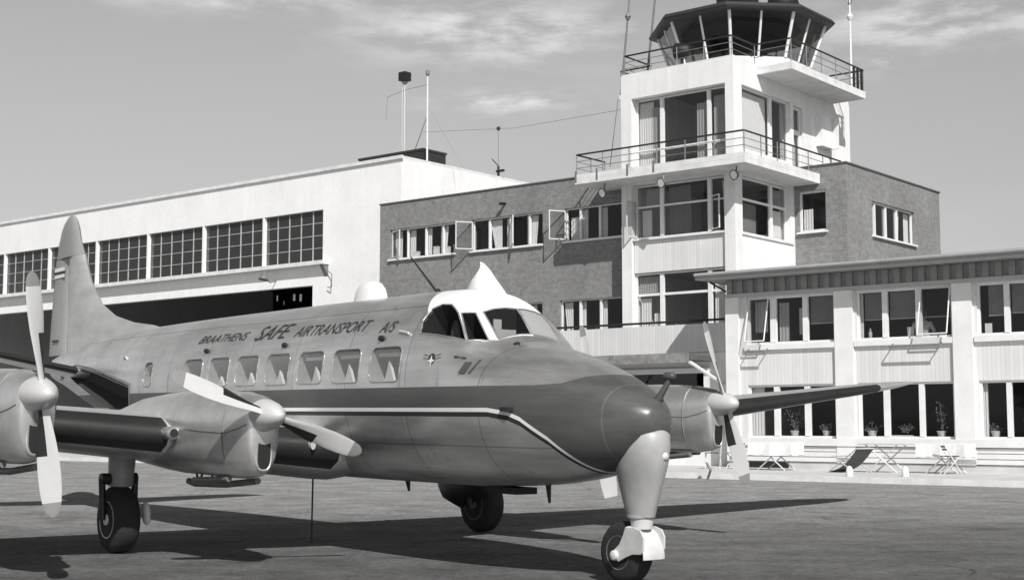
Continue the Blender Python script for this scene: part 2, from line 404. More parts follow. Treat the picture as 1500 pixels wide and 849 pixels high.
def railing(par, off, runs, floor, top, mids=2, post=1.6, m='dark_metal', r=.024, mid_m='mid_metal', skip_posts=False):
    a = MB(); b = MB(); posts = {}
    for p, q in zip(runs[:-1], runs[1:]):
        L = math.dist(p, q); n = max(1, round(L/post))
        a.tube((*p, top), (*q, top), r*1.25, 8)
        for k in range(mids):
            z = floor+(top-floor)*(k+1)/(mids+1); b.tube((*p, z), (*q, z), r*.5, 6)
        for i in range(n+1):
            t = i/n; x, y = p[0]+(q[0]-p[0])*t, p[1]+(q[1]-p[1])*t; posts[(round(x,2), round(y,2))] = 1
    h = a.build('handrail', M[m], par, off); b.build('mid_rail', M[mid_m], h, off)
    for x, y in posts: c = MB(); c.tube((x, y, floor-.12), (x, y, top), r*.75, 6); c.build('baluster', M[mid_m], h, off)
    return h

# ---- apron-side pavement with kerb
pv = MB(); pv.box(-60, 10, 29.75, 36.2, -.2, .10); t_ = bpy.data.objects
pave = pv.build('pavement', M['concrete']); pave.rotation_euler = (0,0,ANG); tag(pave, kind='structure')
kb = MB(); kb.box(-60, 10, 29.55, 29.747, -.2, .13); kerb = kb.build('kerb', M['slab']); kerb.rotation_euler = (0,0,ANG); tag(kerb, kind='structure')

# ---------------------------------------------------------------- hangar
hg, off = site('hangar', 'huge white hangar with long glazed band above its open black doorway', 'hangar', -66.0, 45.1)
w = MB(); mul = [-48.2]+[-52.45-4.66*i for i in range(9)]
holes = []
for i in range(9):
    right = -48.2 if i == 0 else mul[i]-.065
    holes.append((mul[i+1]+.065, right, 9.05, 11.45))
holes.append((-91.0, -48.86, -.1, 7.88))
wall_cells(w, FV(45.1), -92, -43.12, 0, 13.3, .35, holes)
w.box(-43.47, -43.12, 45.46, 80, 0, 13.3); w.box(-92, -91.65, 45.46, 80, 0, 13.3)
w.build('wall', M['hangar_wall'], hg, off)
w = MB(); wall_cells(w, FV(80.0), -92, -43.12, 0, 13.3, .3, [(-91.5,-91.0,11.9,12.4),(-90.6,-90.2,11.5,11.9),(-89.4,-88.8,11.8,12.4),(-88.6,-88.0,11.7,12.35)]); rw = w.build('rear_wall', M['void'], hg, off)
w = MB(); w.quad((-91.9,80.15,11),(-87,80.15,11),(-87,80.15,12.6),(-91.9,80.15,12.6)); w.build('dimming_pane', M['hangar_glass'], rw, off)  # tinted pane added to dim the bright rear openings
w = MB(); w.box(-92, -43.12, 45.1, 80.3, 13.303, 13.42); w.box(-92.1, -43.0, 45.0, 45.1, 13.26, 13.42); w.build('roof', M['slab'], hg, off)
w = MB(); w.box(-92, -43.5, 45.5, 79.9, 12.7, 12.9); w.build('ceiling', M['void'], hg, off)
w = MB(); w.box(-91, -47.75, 44.72, 45.097, 8.80, 8.98); w.build('ledge', M['slab'], hg, off)
w = MB(); w.prism([(44.75, 8.797), (45.09, 8.797), (45.09, 8.25)], lambda a, b: (-48.05, a, b), lambda a, b: (-47.8, a, b)); w.build('ledge_bracket', M['mid_metal'], hg, off)
w = MB(); w.path([(-47.75,45.0,8.5),(-47.35,44.9,8.3),(-47.35,44.9,7.7)], .02); w.path([(-47.75,45.0,7.7),(-47.35,44.9,7.7)], .02); w.build('wall_hook', M['mid_metal'], hg, off)
for h in holes[:9]:
    wd = MB(); x0, x1 = h[0], h[1]; f = FV(45.1)
    for k in range(1, 5): x = x0+(x1-x0)*k/5; fbox(wd, f, x-.021, x+.021, 9.05, 11.45, .14, .2)
    for z in (9.65, 10.25, 10.85): fbox(wd, f, x0, x1, z-.014, z+.014, .15, .19)
    q = wd.build('window', M['muntin'], hg, off)
    e = MB(); e.quad(f(x0,9.05,.175), f(x1,9.05,.175), f(x1,11.45,.175), f(x0,11.45,.175)); e.build('glass', M['hangar_glass'], q, off)
for u in (-51.45, -71.6):
    l = MB(); l.path([(u,45.1,8.25),(u,44.7,8.15),(u,44.45,8.35)], .03); l.lathe([(-.25,.26),(-.1,.2),(.05,.1),(.1,.06)], (u,44.35,8.5), (0,.25,1), 16)
    l.build('flood_lamp', M['mid_metal'], hg, off, smooth=40)
# roof house with masts
rh, off = site('roof_hut', 'low dark flat-roofed box standing on the hangar roof', 'roof hut', -48.6, 50, 13.42)
b = MB(); b.box(-50.8, -46.35, 50, 51.7, 13.42, 14.82); b.build('hut_wall', M['cart'], rh, off); b = MB(); b.box(-50.85, -46.3, 49.95, 51.75, 14.823, 14.92); b.build('hut_roof', M['cab_roof'], rh, off)
ms, off = site('beacon_mast', 'pale mast topped by a black lantern box above the hangar roof hut', 'mast', -47.55, 50.5, 14.92)
b = MB(); b.tube((-48.09,50.5,14.92), (-48.09,50.5,18.5), .035, 8); b.tube((-48.25,50.5,14.92), (-48.25,50.5,18.4), .012, 6); b.build('pole', M['light_metal'], ms, off)
b = MB(); b.box(-48.32,-47.86,50.27,50.73,18.66,19.1); b.build('lantern', M['black'], ms, off)
b = MB(); b.lathe([(0,.10),(.12,.18)], (-48.09,50.5,18.5), (0,0,1), 12); b.build('lantern_base', M['mid_metal'], ms, off)
b = MB(); b.path([(-49.4,50.5,16.8),(-49.3,50.5,18.0),(-48.09,50.5,18.2),(-45.8,49.8,18.0)], .012, 5); b.build('aerial_wire', M['mid_metal'], ms, off)
ms, off = site('flag_mast', 'tall white mast with stays at the right edge of the hangar roof hut', 'mast', -46.0, 50.0, 13.42)
b = MB(); b.tube((-45.69,49.6,13.42), (-45.69,49.6,18.35), .045, 8, .035); b.build('pole', M['white_paint'], ms, off)
b = MB(); b.lathe([(0,.05),(.1,.10),(.25,.10),(.3,.05)], (-45.69,49.6,18.36), (0,0,1), 10); b.build('mast_fitting', M['mid_metal'], ms, off)
b = MB(); b.path([(-45.69,49.6,16.9),(-43.6,49.9,13.6)], .010, 5); b.path([(-45.69,49.6,16.4),(-47.5,50.6,14.95)], .018, 5); b.build('stay_wire', M['mid_metal'], ms, off)
ms, off = site('roof_vane', 'thin rod with small dark ball above the hangar side roof', 'mast', -43.4, 52.3, 13.42)
b = MB(); b.tube((-43.4,52.3,13.42), (-43.4,52.3,15.85), .016, 6); b.build('pole', M['mid_metal'], ms, off)
b = MB(); b.lathe([(-.11,.01),(-.07,.08),(0,.11),(.07,.08),(.11,.01)], (-43.4,52.3,15.88), (0,0,1), 12); b.build('ball', M['black'], ms, off)
b = MB(); b.tube((-43.4,52.3,13.42),(-43.4,52.3,14.0),.06,6); b.tube((-43.5,52.3,13.75),(-42.9,52.1,13.7),.07,8); b.tube((-43.4,52.3,14.0),(-43.8,52.3,14.4),.025,6); b.build('vane_base', M['dark_metal'], ms, off)

# ---------------------------------------------------------------- brick office wing
bk, off = site('brick_building', 'flat-roofed brown brick office wing behind the white control tower', 'building', -31.8, 38.3)
w = MB(); f = FV(38.3)
UP = [(-37.19,-33.85),(-33.05,-29.76),(-28.80,-26.0)]; LO = [(-37.19,-33.85),(-33.05,-29.78),(-29.02,-26.0)]
holes = [(a, b, 7.6, 8.75) for a, b in UP]+[(a, b, 4.45, 5.57) for a, b in LO]
wall_cells(w, f, -37.73, -25.93, 0, 9.76, .3, holes)
w.box(-37.73, -37.43, 38.603, 49.2, 0, 9.76)
wall_cells(w, FV(41.5), -21.64, -20.103, 0, 9.76, .3, [(-21.5,-20.5,7.62,8.98)])
wall_cells(w, FU(-19.8), 41.5, 49.2, 0, 9.76, .3, [(43.41,46.9,7.6,8.77)])
w.box(-37.43, -20.1, 48.9, 49.2, 0, 9.76)
w.build('wall', M['brick'], bk, off)
w = MB(); w.box(-37.76,-25.95,38.26,49.24,9.763,9.81); w.box(-25.94,-19.76,45.83,49.24,9.763,9.81); w.box(-21.63,-19.76,41.46,45.82,9.763,9.81); w.build('roof', M['roof_felt'], bk, off)
w = MB()
for z in (2.95, 6.3): w.box(-37.42,-25.95,38.61,48.8,z,z+.2); w.box(-21.6,-20.11,41.81,48.8,z,z+.2)
w.box(-37.42,-25.95,43.0,43.1,.1,9.6); w.box(-25.97,-25.95,38.61,43,.1,9.6); w.box(-23.5,-23.4,46,48.8,.1,9.6); w.box(-34,-33.9,38.65,43,.1,9.6); w.box(-29.6,-29.5,38.65,43,.1,9.6); w.box(-21.63,-21.61,41.85,45.8,6.5,9.6)
w.build('interior', M['room'], bk, off)
def brick_win(u0, u1, z0, z1, mulls, curt, panes, sash=None):
    window(bk, off, f, u0, u1, z0, z1, .10, .045, mulls, (), curt=curt, sill=.06)
brick_win(*UP[0], 7.6, 8.75, [(-36.36,-36.30),(-35.42,-35.36),(-34.55,-34.49)], [(-37.1,-36.75,7.66,8.68),(-36.32,-36.02,7.66,8.68),(-35.58,-35.2,7.66,8.68),(-34.72,-34.34,7.66,8.68,'curtain',.2,.25)], 0)
casement(bk, off, 38.38, -37.15, 7.66, 8.68, .78, 25)
brick_win(*UP[1], 7.6, 8.75, [(-32.30,-32.22),(-31.32,-31.24),(-30.45,-30.38)], [(-32.3,-31.75,7.66,8.68,'curtain',.2,-.4),(-31.55,-31.28,7.66,8.68),(-30.6,-30.1,7.66,8.68,'curtain',.2,.2)], 0)
casement(bk, off, 38.30, -33.0, 7.66, 8.68, .66, 122); casement(bk, off, 38.36, -31.20, 7.66, 8.68, .68, 48)
brick_win(*UP[2], 7.6, 8.75, [(-28.22,-28.14),(-27.40,-27.32)], [(-28.68,-28.35,7.66,8.45),(-28.25,-27.95,7.66,8.68),(-27.5,-27.15,7.66,8.68)], 0)
casement(bk, off, 38.30, -28.76, 7.66, 8.68, .62, 122)
brick_win(*LO[2], 4.45, 5.57, [(-28.24,-28.16),(-27.38,-27.30)], [(-28.95,-28.6,4.5,5.5,'curtain',.2,-.3),(-28.34,-28.04,4.5,5.5),(-27.5,-27.18,4.5,5.5)], 0)
brick_win(*LO[1], 4.45, 5.57, [(-32.2,-32.12),(-31.3,-31.22),(-30.5,-30.42)], [(-32.3,-31.9,4.5,5.5),(-30.55,-30.2,4.5,5.5)], 0)
brick_win(*LO[0], 4.45, 5.57, [(-36.3,-36.22),(-35.4,-35.32),(-34.5,-34.42)], [(-36.3,-35.9,4.5,5.5)], 0)
for i, (u, z) in enumerate(((-36.0,7.66),(-35.0,7.66),(-34.45,7.66),(-33.98,7.66))):
    o, so = site('sill_box', ['white carton on the sill of the leftmost brick wing window','white box on the brick wing sill beside the second curtain','stack of pale files on the brick wing window sill','pale box at the right end of the brick wing sill'][i], 'box', u, 38.55, z)
    b = MB(); hh = (.16,.27,.22,.26)[i]; b.box(u-.12,u+.10,38.5,38.62,z,z+hh); b.build('carton', M['seat'], o, so); b = MB(); b.box(u-.13,u+.11,38.49,38.63,z+hh+.001,z+hh+.03); b.build('lid', M['curtain'], o, so)
window(bk, off, FV(41.5), -21.5, -20.5, 7.62, 8.98, .08, .07, (), (), curt=[(-21.42,-21.1,7.7,8.4)], sill=.06)
window(bk, off, FU(-19.8), 43.41, 46.9, 7.6, 8.77, .10, .05, [(43.78,43.86),(44.66,44.74),(45.55,45.63)], (), curt=[(43.8,44.12,7.66,8.7),(44.68,45.06,7.66,8.7),(45.55,46.0,7.66,8.7,'curtain',.2,.2),(46.45,46.85,7.66,8.7)], sill=.06)
for i, u in enumerate((-31.46,)):
    l = MB(); l.tube((u,38.3,9.2),(u,38.12,9.18),.05,8); l.lathe([(0,.03),(.03,.09),(.08,.1),(.1,.04)], (u,38.08,9.12), (0,0,1), 12); l.build('wall_lamp', M['black'], bk, off, smooth=40)

# ---------------------------------------------------------------- control tower
tw, off = site('control_tower', 'white control tower with balconies and a dark glazed octagonal cab', 'control tower', -23.8, 41.7)
w = MB(); f = FV(37.6); fr = FU(-21.66)
wall_cells(w, f, -25.92, -21.66, 0, 12.8, .42, [(-25.51,-21.96,9.5,12.0),(-25.53,-22.04,4.15,9.12)])
wall_cells(w, fr, 38.023, 45.8, 0, 12.8, .42, [(38.12,41.35,9.95,12.0),(41.55,42.22,9.5,11.95),(38.06,41.22,7.28,9.12)])
w.box(-25.92,-25.5,38.023,45.8,0,12.8); w.box(-25.497,-22.083,45.4,45.8,0,12.8)
w.build('wall', M['white_wall'], tw, off)
w = MB()
for z in (3.0, 6.25, 9.2, 12.5): w.box(-25.49,-22.09,38.03,45.39,z,z+.2)
w.box(-25.49,-22.09,41.9,42.0,.1,12.4); w.build('interior', M['room'], tw, off)
w = MB(); w.box(-25.5,-22.07,37.72,37.9,6.22,7.27); w.build('siding_panel', M['siding'], tw, off)
w = MB(); w.box(-25.55,-22.03,37.62,37.95,7.273,7.33); w.build('panel_sill', M['slab'], tw, off)
# top-floor glazing
window(tw, off, f, -25.5, -21.97, 9.52, 11.98, .30, .05, [(-24.57,-24.43),(-22.79,-22.66)], [(10.22,.07)], curt=[(-25.45,-24.9,9.6,11.9),(-24.95,-24.7,9.6,11.7,'grey_curtain'),(-23.25,-22.8,9.6,11.6,'grey_curtain'),(-22.62,-22.12,9.6,11.75,'grey_curtain')])
window(tw, off, fr, 38.13, 41.34, 9.96, 11.99, .12, .05, [(40.08,40.24)], (), curt=[(38.2,39.3,10.0,11.9,'curtain'),(39.3,40.05,10.0,11.9,'curtain'),(40.3,40.55,10,11.2,'curtain')])
window(tw, off, fr, 41.56, 42.21, 9.52, 11.94, .10, .09, (), [(11.0,.16)], curt=[(41.66,42.1,9.6,11.0,'grey_curtain')], name='balcony_door')
# middle floor
window(tw, off, f, -25.52, -22.05, 7.34, 9.10, .26, .05, [(-24.58,-24.44),(-22.79,-22.65)], [(8.36,.06)], curt=[(-25.35,-25.0,7.4,8.3,'curtain'),(-25.2,-24.7,8.42,9.0,'grey_curtain'),(-24.3,-23.5,7.4,9.0,'blind'),(-22.35,-22.1,7.4,9.0,'curtain',.42,-.3)])
casement(tw, off, 37.82, -22.62, 7.42, 8.5, .5, 32)
casement(tw, off, 37.84, -25.48, 7.4, 8.6, .5, 100)
window(tw, off, fr, 38.07, 41.21, 7.29, 9.10, .16, .06, [(40.1,40.26)], [(8.36,.07)], curt=[(40.3,41.1,7.36,8.3,'curtain'),(40.3,41.1,8.44,9.0,'grey_curtain'),(38.2,39.4,7.36,8.3,'blind')])
w = MB(); fbox(w, fr, 38.0, 41.35, 7.21, 7.275, -.05, .1); w.build('window_sill', M['slab'], tw, off)
# lower floor
window(tw, off, f, -25.52, -22.05, 4.17, 6.2, .22, .05, [(-24.58,-24.44),(-22.79,-22.65)], [(5.46,.08)], curt=[(-25.4,-25.0,4.25,5.4,'curtain'),(-24.9,-24.65,4.25,4.9,'curtain'),(-25.45,-24.65,5.55,6.1,'grey_curtain'),(-22.62,-22.1,4.25,6.1,'curtain')])
# wall cabinet with open door on the flank
w = MB(); w.box(-21.657,-21.42,43.15,43.9,10.8,11.85); w.box(-21.657,-21.2,43.92,43.98,10.78,11.87); w.build('wall_cabinet', M['white_wall'], tw, off)
# balcony
w = MB()
w.box(-27.1,-20.72,36.6,37.597,9.18,9.34); w.box(-27.1,-25.923,37.598,38.297,9.18,9.34); w.box(-21.657,-20.72,37.598,41.86,9.18,9.34)
w.box(-27.1,-20.72,36.597,36.70,9.341,9.50); w.box(-20.82,-20.717,36.703,41.86,9.341,9.50); w.box(-27.103,-27.0,36.703,38.297,9.341,9.50)
bal = w.build('balcony', M['slab'], tw, off)
railing(bal, off, [(-27.05,38.25),(-27.05,36.65),(-20.77,36.65),(-20.77,41.85)], 9.5, 10.17, 2, 1.05)
w = MB(); w.tube((-20.77,41.85,10.17),(-20.77,43.15,10.17),.03,8); w.build('handrail', M['dark_metal'], bal, off)
for u in (-27.05,-26.2,-25.0,-24.0): w = MB(); w.box(u-.035,u+.035,36.585,36.596,9.25,9.62); w.build('baluster_shoe', M['mid_metal'], bal, off)
# lookout gallery
w = MB(); w.box(-21.657,-20.4,39.1,44.45,12.5,12.66); w.box(-27.1,-25.923,39.2,44.45,12.5,12.66); w.box(-20.5,-20.397,39.097,44.453,12.661,12.74); w.box(-21.64,-20.503,39.097,39.2,12.661,12.74)
gal = w.build('gallery', M['slab'], tw, off)
w = MB(); w.box(-25.90,-21.68,37.62,45.78,12.803,12.86); w.build('roof_deck', M['slab'], tw, off)
railing(gal, off, [(-21.7,44.4),(-20.45,44.4),(-20.45,39.15),(-21.75,39.15),(-21.75,37.68),(-25.8,37.68),(-25.8,39.25),(-27.05,39.25),(-27.05,44.4)], 12.86, 13.5, 2, 1.1)
w = MB()
for k in range(3): w.box(-20.47,-20.43,43.6+.3*k,43.72+.3*k,12.75,13.46); w.box(-26.95+.42*k,-26.75+.42*k,39.22,39.27,12.7,13.2)
w.build('railing_slat', M['black'], gal, off)
# octagonal cab
def octa(h, e, z, cu=-23.8, cv=41.85, hv=None):
    hv = hv or h
    return [(cu-e,cv-hv,z),(cu+e,cv-hv,z),(cu+h,cv-e,z),(cu+h,cv+e,z),(cu+e,cv+hv,z),(cu-e,cv+hv,z),(cu-h,cv+e,z),(cu-h,cv-e,z)]
w = MB(); w.loft([octa(2.2,.9,12.863),octa(2.2,.9,13.45)]); cab = w.build('cab_base', M['white_wall'], tw, off)
w = MB(); lo, hi = octa(2.2,.9,13.45), octa(2.66,1.12,14.86)
w.loft([lo, hi], False, False); gl = w.build('cab_glazing', M['cab_glass'], tw, off)
for i in range(8):
    j = (i+1) % 8
    w = MB(); w.tube(lo[i], hi[i], .055, 8); w.build('cab_mullion', M['white_paint'], gl, off)
    m0 = [(a+b)/2 for a, b in zip(lo[i], lo[j])]; m1 = [(a+b)/2 for a, b in zip(hi[i], hi[j])]
    w = MB(); w.tube(m0, m1, .04, 8); w.build('cab_mullion', M['white_paint'], gl, off)
w = MB(); w.loft([octa(2.95,1.2,14.863,hv=3.0),octa(3.0,1.22,14.93,hv=3.05),octa(2.9,1.18,15.06,hv=2.95),octa(.4,.2,15.2)]); w.build('cab_roof', M['cab_roof'], tw, off)
w = MB(); w.box(-25.3,-22.4,41.0,43.4,13.0,13.75); w.box(-24.1,-23.6,40.2,40.7,12.9,14.0); w.build('control_desk', M['void'], cab, off)
w = MB(); w.loft([octa(1.9,.8,14.70),octa(1.9,.8,14.86)]); w.build('cab_ceiling', M['void'], cab, off)
b = MB(); b.box(-24.35,-23.3,41.2,42.3,15.203,16.3); b.build('roof_box', M['black'], tw, off)
b = MB(); b.lathe([(0,.12),(.25,.22)], (-21.9,41.4,15.0), (0,0,1), 14); b.build('beacon_base', M['white_paint'], tw, off, smooth=40)
b = MB(); b.lathe([(0,.5),(.14,.55),(.3,.5),(.45,.3)], (-21.9,41.4,15.25), (0,0,1), 16); b.build('beacon', M['black'], tw, off, smooth=40)
sl, so = site('signal_lamp', 'black drum searchlight on a stand at the left of the tower cab gallery', 'searchlight', -23.95, 38.3, 12.86)
b = MB(); b.tube((-23.95,38.3,12.86),(-23.95,38.3,13.35),.05,8); b.tube((-24.3,38.3,12.9),(-23.6,38.3,12.9),.05,8); b.build('stand', M['black'], sl, so)
b = MB(); b.lathe([(-.3,.16),(-.2,.24),(.15,.27),(.2,.25)], (-24.0,38.3,13.5), (-1,-.25,.1), 18); b.build('drum', M['black'], sl, so, smooth=40)
for i, (u, v, z) in enumerate(((-23.65,36.5,8.85),(-26.2,36.9,8.85),(-21.3,36.95,8.9))):
    l, so = site('flood_lamp', ['round floodlight under the middle of the tower balcony','floodlight on an arm under the left end of the tower balcony','floodlight under the tower balcony at its front corner'][i], 'lamp', u, v, 9.18, 'floodlights under the tower balcony')
    b = MB(); b.tube((u,v+.15,9.18),(u,v+.1,z),.025,6); b.build('arm', M['mid_metal'], l, so)
    b = MB(); b.lathe([(-.16,.06),(-.08,.13),(.03,.165)], (u,v,z), (-.25,-1,-.3), 16, True, False); b.build('reflector', M['mid_metal'], l, so, smooth=40)
    b = MB(); b.lathe([(.02,.135),(.025,.135)], (u,v,z), (-.25,-1,-.3), 16); b.build('lens', M['lamp_glass'], l, so)
for nm, lab, u, v, z0, z1, du, r, mm in (('whip_mast','shorter leaning dark whip aerial at the left end of the tower gallery',-27.05,39.25,12.66,16.3,.42,.045,'mid_metal'),
        ('whip_mast','taller leaning dark whip aerial rising out of frame beside the tower cab',-27.4,41.2,12.66,18.2,.75,.05,'mid_metal'),
        ('aerial_pole','white aerial pole right of the tower cab',-21.5,45.7,12.86,16.9,0,.05,'white_paint')):
    o, so = site(nm, lab, 'aerial', u, v, z0)
    b = MB(); b.tube((u,v,z0),(u+du,v,z1),r,8,r*.6); b.build('rod', M[mm], o, so)
    b = MB(); b.lathe([(-.12,r*1.2),(0,r*2.4),(.12,r*1.2)], (u+du*.75,v,z0+(z1-z0)*.75), (0,0,1), 10); b.build('insulator', M['mid_metal' if mm != 'white_paint' else 'white_paint'], o, so)
    if mm == 'white_paint':
        b = MB()
        for a in range(4): b.tube((u,v,z1-.6),(u+.16*math.cos(a*PI/2),v+.16*math.sin(a*PI/2),z1-.25),.02,6); b.tube((u+.16*math.cos(a*PI/2),v+.16*math.sin(a*PI/2),z1-.25),(u+.16*math.cos(a*PI/2),v+.16*math.sin(a*PI/2),z1+.3),.02,6)
        b.build('aerial_cage', M['mid_metal'], o, so)
wr, so = site('aerial_wires', 'thin aerial wires strung from the tower gallery towards the hangar mast', 'wires', -27.05, 41, 12.7)
b = MB(); b.path([(-27.1,40.5,12.5),(-36.5,45,13.75),(-46.0,49.6,15.6)], .008, 5); b.path([(-27.2,39.3,12.6),(-27.5,39.2,10.2)], .012, 5); b.tube((-27.15,40.4,12.45),(-27.75,40.7,12.5),.03,6); b.build('wire', M['mid_metal'], wr, so)

# ---------------------------------------------------------------- low entrance block with roof terrace
eb, off = site('entrance_block', 'low white boarded entrance block with roof terrace at the foot of the tower', 'building', -28, 36.0)
w = MB(); wall_cells(w, FV(36.0), -36, -20.65, 0, 3.45, .25, [(-26.5,-21.9,2.35,2.85),(-34.5,-31.0,.9,2.6),(-30.2,-27.4,.9,2.6)]); w.box(-36,-35.75,36.25,38.2,0,3.45); w.build('wall', M['board'], eb, off)
w = MB(); w.box(-36,-20.65,36.0,37.55,3.453,3.52); w.build('roof', M['concrete'], eb, off)
w = MB(); w.box(-36,-20.66,36.26,37.5,2.9,3.0); w.box(-36,-20.66,37.3,37.5,.1,2.9); w.build('interior', M['void'], eb, off)
w = MB(); w.box(-36,-20.66,35.93,36.0,3.47,4.32); par = w.build('terrace_parapet', M['siding'], eb, off)
w = MB(); w.tube((-36,35.95,4.42),(-20.68,35.95,4.42),.035,8); w.build('handrail', M['dark_metal'], par, off)
w = MB()
for i in range(16): w.tube((-35.8+i,35.97,4.3),(-35.8+i,35.97,4.42),.018,6)
w.build('rail_post', M['mid_metal'], par, off)
w = MB(); w.box(-27.6,-21.5,34.5,35.99,3.18,3.34); can = w.build('entrance_canopy', M['awning'], eb, off)
w = MB(); w.box(-27.6,-21.48,34.46,34.497,3.10,3.38); w.build('canopy_fascia', M['fascia2'], can, off)
w = MB(); w.box(-26.6,-21.7,35.92,35.997,2.86,3.0); w.tube((-21.6,34.6,3.17),(-21.2,35.95,2.5),.05,6); w.tube((-24.6,34.6,3.17),(-24.2,35.95,2.5),.04,6); w.build('canopy_brace', M['white_paint'], can, off)
w = MB(); w.box(-26.4,-22.2,36.1,36.14,2.36,2.84); w.build('dark_transom_window', M['glass'], eb, off)
for z in (3.07, 2.86): 
    w = MB(); w.box(-21.0,-20.66,35.90,35.995,z-.035,z+.035); w.build('wall_bracket', M['dark_metal'], eb, off)

# ---------------------------------------------------------------- two-storey pavilion on the right
pa, off = site('pavilion', 'pale boarded two-storey terminal pavilion with long window bands', 'building', -14, 35.3)
V = 35.3; f = FV(V); BAYS = [(-20.0,-17.27),(-16.62,-13.95),(-13.3,-10.62),(-9.98,-7.3)]
w = MB(); wall_cells(w, f, -20.63, -6.6, 0, 5.47, .22, [(a,b,3.58,4.93) for a, b in BAYS]+[(a,b,.94,2.43) for a, b in BAYS])
w.box(-20.63,-20.41,V+.223,45,0,5.47); w.box(-6.82,-6.6,V+.223,45,0,5.47); w.box(-20.41,-6.82,44.8,45,0,5.47); w.build('wall', M['siding'], pa, off)
w = MB(); w.box(-20.40,-6.83,V+.23,44.7,2.72,3.0); w.box(-20.40,-6.83,V+.23,44.7,.2,.3); w.box(-20.40,-6.83,40,40.1,.35,5.4)
for a in (-16.95,-13.65,-10.3): w.box(a-.04,a+.04,V+.24,39.95,.35,5.4)
w.build('interior', M['void'], pa, off)
for c0, c1 in ((-17.24,-16.70),(-13.92,-13.40),(-10.6,-10.02),(-20.66,-20.24)): w = MB(); w.box(c0,c1,V-.10,V-.003,.28,4.955); w.build('pilaster', M['white_paint'], pa, off)
w = MB()
for a, b in BAYS: w.box(a-.06,b+.02,V-.09,V-.004,3.42,3.575)
w.build('upper_sill', M['white_paint'], pa, off)
w = MB(); w.box(-20.2,-6.6,V-.13,V-.104,.73,.93); 
for a, b in BAYS: w.box(a-.06,b+.04,V-.10,V-.004,.74,.935)
w.build('lower_sill', M['white_paint'], pa, off)
w = MB()
for z0, z1, d in ((.585,.70,.07),(.44,.565,.085),(.30,.42,.10)): w.box(-20.6,-6.6,V-d,V-.004,z0,z1)
w.build('base_boarding', M['board'], pa, off)
w = MB(); w.box(-20.63,-6.6,V-.06,V-.005,.0,.275); w.build('plinth', M['concrete'], pa, off)
w = MB(); w.box(-20.63,-6.6,V-.12,V-.004,4.96,5.06); w.build('window_head', M['grey_paint'], pa, off)
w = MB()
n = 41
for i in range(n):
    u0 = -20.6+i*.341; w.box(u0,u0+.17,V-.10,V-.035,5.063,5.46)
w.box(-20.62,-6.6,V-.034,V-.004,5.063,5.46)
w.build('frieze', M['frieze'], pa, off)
w = MB(); w.box(-21.2,-6.2,V-.75,45.3,5.475,5.53); w.box(-21.24,-6.2,V-.79,V-.751,5.46,5.66); w.box(-21.24,-21.201,V-.75,45.3,5.46,5.66); w.box(-21.2,-6.2,V-.75,45.3,5.531,5.62)
rf = w.build('roof', M['fascia'], pa, off)
w = MB(); w.tube((-21.24,V-.83,5.60),(-6.2,V-.83,5.60),.045,8); w.build('gutter', M['fascia'], rf, off)
w = MB()
for i in range(8): w.box(-19.2+i*1.6+.5*math.sin(i*5),-18.7+i*1.6+.5*math.sin(i*5),V-.3,V-.2,5.622,5.68)
w.build('roof_clip', M['mid_metal'], rf, off)
w = MB(); w.prism([(-19.6,5.62),(-18.7,5.62),(-19.5,5.80)], lambda a, b: (a, V+.4, b), lambda a, b: (a, V+1.2, b)); w.build('roof_vent', M['mid_metal'], rf, off)
w = MB(); w.tube((-21.1,V-.2,5.44),(-20.66,V-.03,5.15),.03,6); w.build('eave_brace', M['dark_metal'], pa, off)
UPM = [[(-19.28,-19.09),(-18.26,-18.10)],[(-15.90,-15.75),(-14.96,-14.80)],[(-12.61,-12.47),(-11.73,-11.58)],[(-9.2,-9.05),(-8.3,-8.15)]]
LOM = [[(-19.20,-19.03),(-18.25,-18.08)],[(-15.92,-15.76),(-14.93,-14.79)],[(-12.62,-12.49),(-11.75,-11.6)],[(-9.2,-9.05),(-8.3,-8.15)]]
UC = [[(-19.95,-19.55,3.95,4.85,'curtain',.4),(-19.06,-18.75,3.6,4.75,'grey_curtain'),(-18.6,-18.35,3.85,4.6,'curtain',.5)],[(-16.58,-16.5,3.62,4.88)],[],[]]
UB = [[(-18.08,-17.32,4.1,4.9)],[(-16.45,-15.92,4.12,4.9),(-15.73,-14.98,4.12,4.9),(-14.78,-14.0,4.12,4.16)],[(-13.05,-12.63,4.08,4.9,'mid_metal'),(-12.45,-11.75,4.12,4.9,'mid_metal'),(-11.56,-10.7,4.1,4.9)],[(-9.9,-9.25,4.1,4.9)]]
LC = [[(-19.96,-19.58,.98,2.4)],[],[(-13.26,-13.14,.98,2.4)],[]]
for i, (a, b) in enumerate(BAYS):
    window(pa, off, f, a, b, 3.58, 4.93, .06, .06, UPM[i], (), curt=UC[i], blinds=UB[i])
    window(pa, off, f, a, b, .94, 2.43, .06, .06, LOM[i], (), curt=LC[i])
